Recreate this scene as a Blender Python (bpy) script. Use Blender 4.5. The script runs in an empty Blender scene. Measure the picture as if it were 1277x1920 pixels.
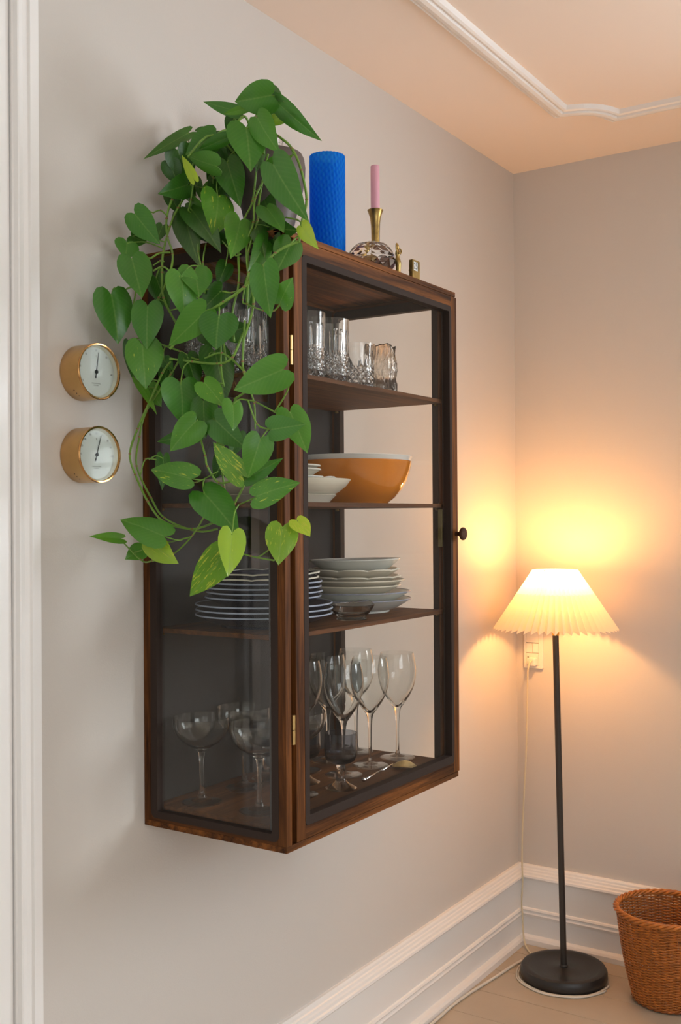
import bpy, bmesh, math, random
from mathutils import Vector, Matrix, noise
random.seed(7)
SC = bpy.context.scene
COL = SC.collection
PI = math.pi

# ---------------------------------------------------------------- camera
cam_d = bpy.data.cameras.new('camera'); cam = bpy.data.objects.new('camera', cam_d); COL.objects.link(cam)
cam_d.sensor_fit = 'VERTICAL'; cam_d.sensor_height = 36.0; cam_d.lens = 1989.2161*36/1920; cam_d.clip_start = .05
_r, _u, _f = Vector((0.83559844,0.54930102,-0.00660649)), Vector((0.00815672,-0.00038134,0.99996666)), Vector((-0.54928019,0.83562446,0.00479914))
cam.matrix_world = Matrix(((_r.x,_u.x,-_f.x,1.48709),(_r.y,_u.y,-_f.y,-3.35051),(_r.z,_u.z,-_f.z,1.43275),(0,0,0,1)))
SC.camera = cam

# ---------------------------------------------------------------- world, lights, exposure
SC.view_settings.view_transform = 'Standard'; SC.view_settings.look = 'None'
SC.view_settings.exposure = 0.19; SC.view_settings.gamma = 1.0; SC.view_settings.use_curve_mapping = False
w = bpy.data.worlds.new('world'); SC.world = w; w.use_nodes = True
w.node_tree.nodes['Background'].inputs[0].default_value = (.75,.85,1,1); w.node_tree.nodes['Background'].inputs[1].default_value = .6
cy = SC.cycles
cy.use_denoising = True; cy.max_bounces = 12; cy.diffuse_bounces = 5; cy.glossy_bounces = 5; cy.transmission_bounces = 12
cy.transparent_max_bounces = 16; cy.sample_clamp_indirect = 4.0; cy.blur_glossy = 0.1

def window_light(name, loc, rot, sx, sy, power, color):
    d = bpy.data.lights.new(name, 'AREA'); d.shape = 'RECTANGLE'; d.size = sx; d.size_y = sy; d.energy = power; d.color = color
    o = bpy.data.objects.new(name, d); COL.objects.link(o); o.location = loc; o.rotation_euler = rot
    return o
DAY = (.86,.93,1.0)
window_light('daylight_back_window', (2.35,-.05,1.85), (-PI/2,0,0), 1.1, 1.1, 60, DAY)
window_light('daylight_right_window', (4.15,-4.0,1.7), (0,PI/2,0), 1.1, 2.2, 38, DAY)
window_light('daylight_rear_window', (2.0,-5.45,1.5), (PI/2,0,0), 1.9, 1.4, 5, DAY)
LAMP_POWER = 9.0

# ---------------------------------------------------------------- materials
def nt(name):
    m = bpy.data.materials.new(name); m.use_nodes = True
    n = m.node_tree.nodes; l = m.node_tree.links
    return m, n, l, n['Principled BSDF']
def plain(name, col, rough=.5, metal=0, bump=0, bscale=200, spec=.5, var=0, vscale=8, coat=0):
    m, n, l, p = nt(name)
    p.inputs['Base Color'].default_value = (*col,1); p.inputs['Roughness'].default_value = rough; p.inputs['Metallic'].default_value = metal
    p.inputs['Specular IOR Level'].default_value = spec; p.inputs['Coat Weight'].default_value = coat
    tc = n.new('ShaderNodeTexCoord')
    if var:
        t = n.new('ShaderNodeTexNoise'); t.inputs['Scale'].default_value = vscale; t.inputs['Detail'].default_value = 5
        l.new(tc.outputs['Object'], t.inputs['Vector'])
        r = n.new('ShaderNodeValToRGB'); r.color_ramp.elements[0].position = .3; r.color_ramp.elements[1].position = .7
        r.color_ramp.elements[0].color = (*[c*(1-var) for c in col],1); r.color_ramp.elements[1].color = (*[min(1,c*(1+var)) for c in col],1)
        l.new(t.outputs['Fac'], r.inputs['Fac']); l.new(r.outputs['Color'], p.inputs['Base Color'])
    if bump:
        t = n.new('ShaderNodeTexNoise'); t.inputs['Scale'].default_value = bscale; t.inputs['Detail'].default_value = 4
        l.new(tc.outputs['Object'], t.inputs['Vector'])
        b = n.new('ShaderNodeBump'); b.inputs['Strength'].default_value = bump; b.inputs['Distance'].default_value = .002
        l.new(t.outputs['Fac'], b.inputs['Height']); l.new(b.outputs['Normal'], p.inputs['Normal'])
    return m
def wood(name, axis, c0=(.024,.008,.0025), c1=(.225,.078,.017), rough=.6):
    m, n, l, p = nt(name)
    tc = n.new('ShaderNodeTexCoord'); mp = n.new('ShaderNodeMapping')
    s = [90,90,90]; s[axis] = 4.0
    mp.inputs['Scale'].default_value = s; l.new(tc.outputs['Object'], mp.inputs['Vector'])
    a = n.new('ShaderNodeTexNoise'); a.inputs['Scale'].default_value = 1.0; a.inputs['Detail'].default_value = 7; a.inputs['Roughness'].default_value = .65; a.inputs['Distortion'].default_value = .6
    l.new(mp.outputs['Vector'], a.inputs['Vector'])
    mp2 = n.new('ShaderNodeMapping'); s2 = [22,22,22]; s2[axis] = 1.6; mp2.inputs['Scale'].default_value = s2
    l.new(tc.outputs['Object'], mp2.inputs['Vector'])
    b = n.new('ShaderNodeTexNoise'); b.inputs['Scale'].default_value = 1.0; b.inputs['Detail'].default_value = 3; b.inputs['Distortion'].default_value = 1.2
    l.new(mp2.outputs['Vector'], b.inputs['Vector'])
    ad = n.new('ShaderNodeMath'); ad.operation = 'MULTIPLY_ADD'; ad.inputs[1].default_value = .6
    mu = n.new('ShaderNodeMath'); mu.operation = 'MULTIPLY'; mu.inputs[1].default_value = .4
    l.new(b.outputs['Fac'], mu.inputs[0]); l.new(a.outputs['Fac'], ad.inputs[0]); l.new(mu.outputs[0], ad.inputs[2])
    r = n.new('ShaderNodeValToRGB'); e = r.color_ramp.elements
    e[0].position = .36; e[0].color = (*c0,1); e[1].position = .62; e[1].color = (*c1,1)
    k = e.new(.5); k.color = (*[(x+y)/2.3 for x,y in zip(c0,c1)],1)
    l.new(ad.outputs[0], r.inputs['Fac']); l.new(r.outputs['Color'], p.inputs['Base Color'])
    p.inputs['Roughness'].default_value = rough; p.inputs['Specular IOR Level'].default_value = .16
    bu = n.new('ShaderNodeBump'); bu.inputs['Strength'].default_value = .25; bu.inputs['Distance'].default_value = .0008
    l.new(ad.outputs[0], bu.inputs['Height']); l.new(bu.outputs['Normal'], p.inputs['Normal'])
    return m
def glass(name, col=(1,1,1), rough=0.0, ior=1.45, bump=0, bscale=60):
    m, n, l, p = nt(name); n.remove(p)
    g = n.new('ShaderNodeBsdfGlass'); g.inputs['Color'].default_value = (*col,1); g.inputs['Roughness'].default_value = rough; g.inputs['IOR'].default_value = ior
    l.new(g.outputs[0], n['Material Output'].inputs['Surface'])
    if bump:
        tc = n.new('ShaderNodeTexCoord'); t = n.new('ShaderNodeTexNoise'); t.inputs['Scale'].default_value = bscale; t.inputs['Detail'].default_value = 5
        mp = n.new('ShaderNodeMapping'); mp.inputs['Scale'].default_value = (1,1,.35)
        l.new(tc.outputs['Object'], mp.inputs['Vector']); l.new(mp.outputs['Vector'], t.inputs['Vector'])
        b = n.new('ShaderNodeBump'); b.inputs['Strength'].default_value = bump; b.inputs['Distance'].default_value = .004
        l.new(t.outputs['Fac'], b.inputs['Height']); l.new(b.outputs['Normal'], g.inputs['Normal'])
    return m
def pane(name, tint=(.93,.94,.93), ior=1.5, boost=1.0, rough=.01):
    # thin flat glass: clear sheet with fresnel mirror reflection
    m, n, l, p = nt(name); n.remove(p)
    t = n.new('ShaderNodeBsdfTransparent'); t.inputs[0].default_value = (*tint,1)
    g = n.new('ShaderNodeBsdfGlossy'); g.inputs['Roughness'].default_value = rough
    f = n.new('ShaderNodeFresnel'); ge = n.new('ShaderNodeNewGeometry')
    mr = n.new('ShaderNodeMapRange'); mr.inputs['To Min'].default_value = ior; mr.inputs['To Max'].default_value = 1/ior   # same reflection from both faces
    l.new(ge.outputs['Backfacing'], mr.inputs['Value']); l.new(mr.outputs[0], f.inputs['IOR'])
    mu = n.new('ShaderNodeMath'); mu.operation = 'MULTIPLY'; mu.inputs[1].default_value = boost; mu.use_clamp = True
    l.new(f.outputs[0], mu.inputs[0])
    x = n.new('ShaderNodeMixShader'); l.new(mu.outputs[0], x.inputs[0]); l.new(t.outputs[0], x.inputs[1]); l.new(g.outputs[0], x.inputs[2])
    l.new(x.outputs[0], n['Material Output'].inputs['Surface'])
    return m
def sheet(name, col, trans=.5):
    m, n, l, p = nt(name); n.remove(p)
    d = n.new('ShaderNodeBsdfDiffuse'); d.inputs[0].default_value = (*col,1)
    t = n.new('ShaderNodeBsdfTranslucent'); t.inputs[0].default_value = (*col,1)
    x = n.new('ShaderNodeMixShader'); x.inputs[0].default_value = trans
    l.new(d.outputs[0], x.inputs[1]); l.new(t.outputs[0], x.inputs[2]); l.new(x.outputs[0], n['Material Output'].inputs['Surface'])
    return m
def leaf_material():
    m, n, l, p = nt('pothos_leaf')
    oi = n.new('ShaderNodeObjectInfo'); sp = n.new('ShaderNodeSeparateColor'); l.new(oi.outputs['Color'], sp.inputs[0])
    uv = n.new('ShaderNodeUVMap'); sx = n.new('ShaderNodeSeparateXYZ'); l.new(uv.outputs[0], sx.inputs[0])
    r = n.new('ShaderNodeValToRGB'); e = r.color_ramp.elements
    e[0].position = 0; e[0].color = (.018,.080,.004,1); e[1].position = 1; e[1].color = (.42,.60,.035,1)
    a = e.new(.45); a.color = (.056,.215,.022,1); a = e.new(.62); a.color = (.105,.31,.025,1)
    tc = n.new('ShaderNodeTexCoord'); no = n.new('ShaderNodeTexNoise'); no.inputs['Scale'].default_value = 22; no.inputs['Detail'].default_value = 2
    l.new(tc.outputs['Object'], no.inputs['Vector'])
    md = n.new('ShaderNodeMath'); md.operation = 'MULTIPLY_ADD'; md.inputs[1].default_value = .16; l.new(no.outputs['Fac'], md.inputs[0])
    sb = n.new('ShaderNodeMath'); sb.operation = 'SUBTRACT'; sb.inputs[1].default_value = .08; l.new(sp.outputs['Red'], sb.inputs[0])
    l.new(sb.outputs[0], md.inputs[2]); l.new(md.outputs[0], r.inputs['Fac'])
    # pale midrib and side veins
    ab = n.new('ShaderNodeMath'); ab.operation = 'ABSOLUTE'; l.new(sx.outputs[0], ab.inputs[0])
    mr = n.new('ShaderNodeMapRange'); mr.inputs['From Min'].default_value = .0; mr.inputs['From Max'].default_value = .07; mr.inputs['To Min'].default_value = .35; mr.inputs['To Max'].default_value = 0
    l.new(ab.outputs[0], mr.inputs['Value'])
    wv = n.new('ShaderNodeMath'); wv.operation = 'MULTIPLY_ADD'; wv.inputs[1].default_value = -.35; l.new(ab.outputs[0], wv.inputs[0]); l.new(sx.outputs[1], wv.inputs[2])
    w2 = n.new('ShaderNodeMath'); w2.operation = 'MULTIPLY'; w2.inputs[1].default_value = 62; l.new(wv.outputs[0], w2.inputs[0])
    w3 = n.new('ShaderNodeMath'); w3.operation = 'SINE'; l.new(w2.outputs[0], w3.inputs[0])
    w4 = n.new('ShaderNodeMath'); w4.operation = 'MULTIPLY'; w4.inputs[1].default_value = .05; l.new(w3.outputs[0], w4.inputs[0])
    w5 = n.new('ShaderNodeMath'); w5.operation = 'ADD'; w5.use_clamp = True; l.new(mr.outputs[0], w5.inputs[0]); l.new(w4.outputs[0], w5.inputs[1])
    m1 = n.new('ShaderNodeMix'); m1.data_type = 'RGBA'; m1.inputs['B'].default_value = (.25,.42,.10,1)
    l.new(w5.outputs[0], m1.inputs['Factor']); l.new(r.outputs['Color'], m1.inputs['A'])
    # variegation streaks
    mp = n.new('ShaderNodeMapping'); mp.inputs['Scale'].default_value = (2.4,1.1,1); l.new(uv.outputs[0], mp.inputs['Vector'])
    ofs = n.new('ShaderNodeCombineXYZ'); rn = n.new('ShaderNodeMath'); rn.operation = 'MULTIPLY'; rn.inputs[1].default_value = 40
    l.new(oi.outputs['Random'], rn.inputs[0]); l.new(rn.outputs[0], ofs.inputs[0]); l.new(rn.outputs[0], ofs.inputs[1]); l.new(ofs.outputs[0], mp.inputs['Location'])
    v = n.new('ShaderNodeTexNoise'); v.inputs['Scale'].default_value = 3.2; v.inputs['Detail'].default_value = 7; v.inputs['Roughness'].default_value = .62
    l.new(mp.outputs[0], v.inputs['Vector'])
    th = n.new('ShaderNodeMath'); th.operation = 'MULTIPLY_ADD'; th.inputs[1].default_value = -.26; th.inputs[2].default_value = .74; l.new(sp.outputs['Green'], th.inputs[0])
    df = n.new('ShaderNodeMath'); df.operation = 'SUBTRACT'; l.new(v.outputs['Fac'], df.inputs[0]); l.new(th.outputs[0], df.inputs[1])
    ml = n.new('ShaderNodeMath'); ml.operation = 'MULTIPLY'; ml.inputs[1].default_value = 18; ml.use_clamp = True; l.new(df.outputs[0], ml.inputs[0])
    m2 = n.new('ShaderNodeMix'); m2.data_type = 'RGBA'; m2.inputs['B'].default_value = (.50,.60,.06,1)
    l.new(ml.outputs[0], m2.inputs['Factor']); l.new(m1.outputs['Result'], m2.inputs['A'])
    l.new(m2.outputs['Result'], p.inputs['Base Color']); p.inputs['Roughness'].default_value = .30; p.inputs['Specular IOR Level'].default_value = .5
    bu = n.new('ShaderNodeBump'); bu.inputs['Strength'].default_value = .3; bu.inputs['Distance'].default_value = .001; l.new(w5.outputs[0], bu.inputs['Height']); l.new(bu.outputs['Normal'], p.inputs['Normal'])
    tr = n.new('ShaderNodeBsdfTranslucent'); l.new(m2.outputs['Result'], tr.inputs[0])
    x = n.new('ShaderNodeMixShader'); x.inputs[0].default_value = .2
    l.new(p.outputs[0], x.inputs[1]); l.new(tr.outputs[0], x.inputs[2]); l.new(x.outputs[0], n['Material Output'].inputs['Surface'])
    return m

M = dict(
  wall=plain('wall_paint', (.64,.60,.555), .85, bump=.12, bscale=350, spec=.25),
  ceiling=plain('ceiling_paint', (.90,.80,.71), .9, spec=.2),
  trim=plain('trim_gloss_paint', (.87,.855,.835), .32, spec=.5),
  floor=plain('floor_paint', (.48,.40,.30), .38, var=.05, vscale=6, bump=.1, bscale=60),
  wx=wood('walnut_along_x', 0), wy=wood('walnut_along_y', 1), wz=wood('walnut_along_z', 2),
  sh=wood('walnut_shelf', 1, (.05,.019,.006), (.16,.060,.017), .6),
  bead=plain('dark_bead', (.040,.028,.023), .7, bump=.1, bscale=300, spec=.12),
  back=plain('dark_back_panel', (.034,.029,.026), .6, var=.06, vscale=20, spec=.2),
  bstile=plain('dark_back_stile', (.022,.015,.011), .5),
  pane=pane('cabinet_pane', (.975,.98,.97), 1.5, .7), doorpane=pane('door_pane', (.985,.985,.98), 1.5, .35),
  dialpane=pane('dial_pane', (.96,.98,.97), 1.45, .1), thinglass=pane('thin_glass', (.95,.96,.955), 1.5, 1.6, .05),
  glass=glass('clear_glass', (.985,.99,.985)), crystal=glass('cut_crystal', (.985,.99,.99), 0, 1.54),
  ice=glass('bark_glass', (.97,.95,.92), .02, 1.5, bump=1.0, bscale=90),
  smoke=glass('smoke_glass', (.72,.74,.78)), foot=glass('stem_glass', (.98,.985,.98)),
  brass=plain('hinge_brass', (.72,.52,.22), .3, 1), 
  dialbrass=plain('satin_brass', (.66,.42,.17), .33, 1, var=.08, vscale=30), bezel=plain('polished_brass', (.62,.34,.13), .12, 1),
  oldbrass=plain('aged_brass', (.34,.225,.075), .36, 1, var=.35, vscale=45),
  dial=plain('dial_white', (.72,.74,.73), .5), ink=plain('black_ink', (.012,.012,.014), .5),
  cream=plain('cream_rim', (.70,.68,.58), .5),
  pot=plain('grey_brown_ceramic', (.085,.068,.060), .5, var=.25, vscale=14, bump=.1, bscale=30),
  soil=plain('potting_soil', (.02,.013,.009), .95, bump=1, bscale=120),
  stem=plain('vine_green', (.15,.30,.035), .4, var=.2, vscale=30), node=plain('vine_node', (.26,.13,.06), .7),
  leaf=leaf_material(),
  candle=plain('pink_wax', (.74,.38,.46), .5, spec=.3),
  orange=plain('orange_glaze', (.60,.19,.010), .12, spec=.6, coat=.3, var=.1, vscale=9), white=plain('white_glaze', (.70,.70,.66), .2), creamy=plain('cream_glaze', (.64,.60,.49), .25),
  pale=plain('pale_glaze', (.66,.68,.63), .22), 
  navy=plain('navy_glaze', (.030,.032,.055), .22), bluerim=plain('pale_blue_rim', (.36,.42,.55), .2), greyblue=plain('grey_blue_rim', (.28,.31,.38), .25),
  lampblack=plain('black_lacquer', (.022,.020,.019), .38), pole=plain('grey_brown_pole', (.05,.042,.036), .4, .3),
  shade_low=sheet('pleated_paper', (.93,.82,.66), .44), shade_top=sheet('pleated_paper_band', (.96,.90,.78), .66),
  plastic=plain('white_plastic', (.75,.73,.69), .4), cord=plain('cord_plastic', (.70,.62,.44), .45), cordw=plain('white_cable', (.72,.68,.60), .45),
  wicker=plain('brown_wicker', (.46,.15,.022), .38, var=.3, vscale=60, coat=.2), wickerd=plain('dark_wicker', (.30,.085,.014), .45, var=.3, vscale=50),
  horn=plain('pale_horn', (.55,.38,.16), .3, var=.3, vscale=60), chrome=plain('steel', (.6,.6,.6), .2, 1),
  frame=plain('window_frame_paint', (.7,.7,.7), .4),
)
def blue_glass():
    m, n, l, p = nt('blue_glass'); n.remove(p)
    tc = n.new('ShaderNodeTexCoord'); s = n.new('ShaderNodeSeparateXYZ'); l.new(tc.outputs['Object'], s.inputs[0])
    def mth(op, a, b=None):
        q = n.new('ShaderNodeMath'); q.operation = op
        for k, v in enumerate((a, b)):
            if v is None: continue
            if isinstance(v, (int, float)): q.inputs[k].default_value = v
            else: l.new(v, q.inputs[k])
        return q.outputs[0]
    a = mth('MULTIPLY', mth('ARCTAN2', s.outputs[1], s.outputs[0]), 20); z = mth('MULTIPLY', s.outputs[2], 420)
    w_ = mth('MULTIPLY', mth('ADD', mth('SINE', mth('ADD', a, z)), mth('SINE', mth('SUBTRACT', a, z))), .25)
    f = mth('ADD', w_, .5)
    r = n.new('ShaderNodeValToRGB'); r.color_ramp.elements[0].color = (.008,.31,.95,1); r.color_ramp.elements[1].color = (.025,.50,1,1); l.new(f, r.inputs[0])
    g = n.new('ShaderNodeBsdfGlass'); g.inputs['Color'].default_value = (.22,.62,1,1); g.inputs['IOR'].default_value = 1.45; g.inputs['Roughness'].default_value = .02
    t = n.new('ShaderNodeBsdfTranslucent'); l.new(r.outputs[0], t.inputs[0])
    d = n.new('ShaderNodeBsdfDiffuse'); l.new(r.outputs[0], d.inputs[0])
    y_ = n.new('ShaderNodeMixShader'); y_.inputs[0].default_value = .35; l.new(t.outputs[0], y_.inputs[1]); l.new(d.outputs[0], y_.inputs[2])
    x = n.new('ShaderNodeMixShader'); x.inputs[0].default_value = .6
    l.new(g.outputs[0], x.inputs[1]); l.new(y_.outputs[0], x.inputs[2]); l.new(x.outputs[0], n['Material Output'].inputs['Surface'])
    return m
M['blue'] = blue_glass()

# ---------------------------------------------------------------- geometry helpers (world coordinates; made local to the owner when built)
def wloc(o):
    v = Vector((0,0,0))
    while o is not None: v = v + o.location; o = o.parent
    return v
class G:
    def __init__(s): s.v = []; s.f = []; s.uv = None
    def add(s, v, f):
        k = len(s.v); s.v += [tuple(x) for x in v]; s.f += [tuple(i+k for i in q) for q in f]; return s
    def box(s, a, b):
        (x0,y0,z0),(x1,y1,z1) = a, b
        return s.add([(x0,y0,z0),(x1,y0,z0),(x1,y1,z0),(x0,y1,z0),(x0,y0,z1),(x1,y0,z1),(x1,y1,z1),(x0,y1,z1)],
                     [(0,3,2,1),(4,5,6,7),(0,1,5,4),(1,2,6,5),(2,3,7,6),(3,0,4,7)])
    def lathe(s, prof, c, n=32, mod=None, M3=None):
        rows = []; v = []; f = []
        for i,(r,z) in enumerate(prof):
            if r < 1e-6: rows.append([len(v)]); v.append(Vector((0,0,z)))
            else:
                row = []
                for k in range(n):
                    t = 2*PI*k/n; rr, zz = (r, z) if mod is None else mod(t, i, r, z)
                    row.append(len(v)); v.append(Vector((rr*math.cos(t), rr*math.sin(t), zz)))
                rows.append(row)
        for a, b in zip(rows, rows[1:]):
            if len(a) == 1 and len(b) == 1: continue
            for k in range(n):
                k2 = (k+1) % n
                if len(a) == 1: f.append((a[0], b[k2], b[k]))
                elif len(b) == 1: f.append((a[k], a[k2], b[0]))
                else: f.append((a[k], a[k2], b[k2], b[k]))
        if M3 is not None: v = [M3 @ p for p in v]
        c = Vector(c)
        return s.add([p + c for p in v], f)
    def tube(s, pts, r, n=6, cap=True, smooth=True):
        pts = [Vector(p) for p in pts]
        if smooth and len(pts) > 2:
            out = []
            for i in range(len(pts)-1):
                p0 = pts[max(0,i-1)]; p1 = pts[i]; p2 = pts[i+1]; p3 = pts[min(len(pts)-1,i+2)]
                for k in range(5):
                    t = k/5; out.append(.5*((2*p1)+(p2-p0)*t+(2*p0-5*p1+4*p2-p3)*t*t+(3*p1-p0-3*p2+p3)*t**3))
            out.append(pts[-1]); pts = out
        v = []; f = []; up = None
        for i,p in enumerate(pts):
            d = (pts[min(i+1,len(pts)-1)] - pts[max(i-1,0)])
            d = d.normalized() if d.length > 1e-9 else Vector((0,0,1))
            if up is None: up = d.orthogonal().normalized()
            up = (up - d*up.dot(d)); up = up.normalized() if up.length > 1e-6 else d.orthogonal().normalized()
            w_ = d.cross(up); rr = r(i/(len(pts)-1)) if callable(r) else r
            for k in range(n):
                t = 2*PI*k/n; v.append(p + (up*math.cos(t) + w_*math.sin(t))*rr)
        for i in range(len(pts)-1):
            for k in range(n):
                k2 = (k+1) % n; f.append((i*n+k, i*n+k2, (i+1)*n+k2, (i+1)*n+k))
        if cap: f.append(tuple(range(n))[::-1]); f.append(tuple(range((len(pts)-1)*n, len(pts)*n)))
        return s.add(v, f)
    def ring_prism(s, outer, inner, a, b, axis):
        # closed band between two loops (2-D points), extruded along axis from a to b
        n = len(outer); v = []; f = []
        def P(q, h):
            if axis == 0: return (h, q[0], q[1])
            if axis == 1: return (q[0], h, q[1])
            return (q[0], q[1], h)
        for h in (a, b): v += [P(q, h) for q in outer]; v += [P(q, h) for q in inner]
        for k in range(n):
            j = (k+1) % n
            f += [(k, j, n+j, n+k), (2*n+k, 3*n+k, 3*n+j, 2*n+j), (k, 2*n+k, 2*n+j, j), (n+k, n+j, 3*n+j, 3*n+k)]
        return s.add(v, f)
    def build(s, name, mat, parent=None, smooth=False, bevel=0, origin=None, **tags):
        me = bpy.data.meshes.new(name)
        o = bpy.data.objects.new(name, me)
        if parent is not None: o.parent = parent; off = wloc(parent)
        else:
            if origin is None:
                xs = [p[0] for p in s.v]; ys = [p[1] for p in s.v]; zs = [p[2] for p in s.v]
                origin = ((min(xs)+max(xs))/2, (min(ys)+max(ys))/2, min(zs))
            off = Vector(origin); o.location = off
        me.from_pydata([(p[0]-off.x, p[1]-off.y, p[2]-off.z) for p in s.v], [], s.f)
        if s.uv:
            lay = me.uv_layers.new(name='UVMap')
            for lp in me.loops: lay.data[lp.index].uv = s.uv[lp.vertex_index]
        bm = bmesh.new(); bm.from_mesh(me); bmesh.ops.recalc_face_normals(bm, faces=bm.faces) if not s.uv else None; bm.to_mesh(me); bm.free()
        if smooth:
            for p in me.polygons: p.use_smooth = True
            if smooth != 2: me.set_sharp_from_angle(angle=math.radians(38))
        me.materials.append(mat)
        COL.objects.link(o)
        if bevel:
            b = o.modifiers.new('bevel', 'BEVEL'); b.width = bevel; b.segments = 2; b.limit_method = 'ANGLE'
        for k, x in tags.items(): o[k] = x
        return o
def thing(name, loc, label, cat, group=None):
    o = bpy.data.objects.new(name, None); COL.objects.link(o); o.location = loc; o.empty_display_size = .05
    o['label'] = label; o['category'] = cat
    if group: o['group'] = group
    return o
def dup(root, loc, label, group=None):
    c = root.copy(); COL.objects.link(c); c.location = loc; c['label'] = label
    if group: c['group'] = group
    for ch in list(root.children):
        d = ch.copy(); COL.objects.link(d); d.parent = c
        for g in ch.children:
            e = g.copy(); COL.objects.link(e); e.parent = d
    return c
def text_mesh(name, s, size, origin, xdir, ydir, mat, parent):
    cu = bpy.data.curves.new(name, 'FONT'); cu.body = s; cu.size = size; cu.align_x = 'CENTER'; cu.align_y = 'CENTER'; cu.resolution_u = 2
    t = bpy.data.objects.new('tmp_text', cu); COL.objects.link(t)
    bpy.context.view_layer.update()
    me = bpy.data.meshes.new_from_object(t.evaluated_get(bpy.context.evaluated_depsgraph_get()))
    bpy.data.objects.remove(t)
    xd, yd, og = Vector(xdir), Vector(ydir), Vector(origin)
    g = G(); g.add([og + xd*v.co.x + yd*v.co.y for v in me.vertices], [tuple(p.vertices) for p in me.polygons])
    return g.build(name, mat, parent)
def rrect(a0, b0, a1, b1, r, n=5):
    pts = []
    for cx, cy_, s in ((a1-r,b1-r,0),(a0+r,b1-r,1),(a0+r,b0+r,2),(a1-r,b0+r,3)):
        for k in range(n):
            t = (s + k/(n-1))*PI/2; pts.append((cx+r*math.cos(t), cy_+r*math.sin(t)))
    return pts
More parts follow.
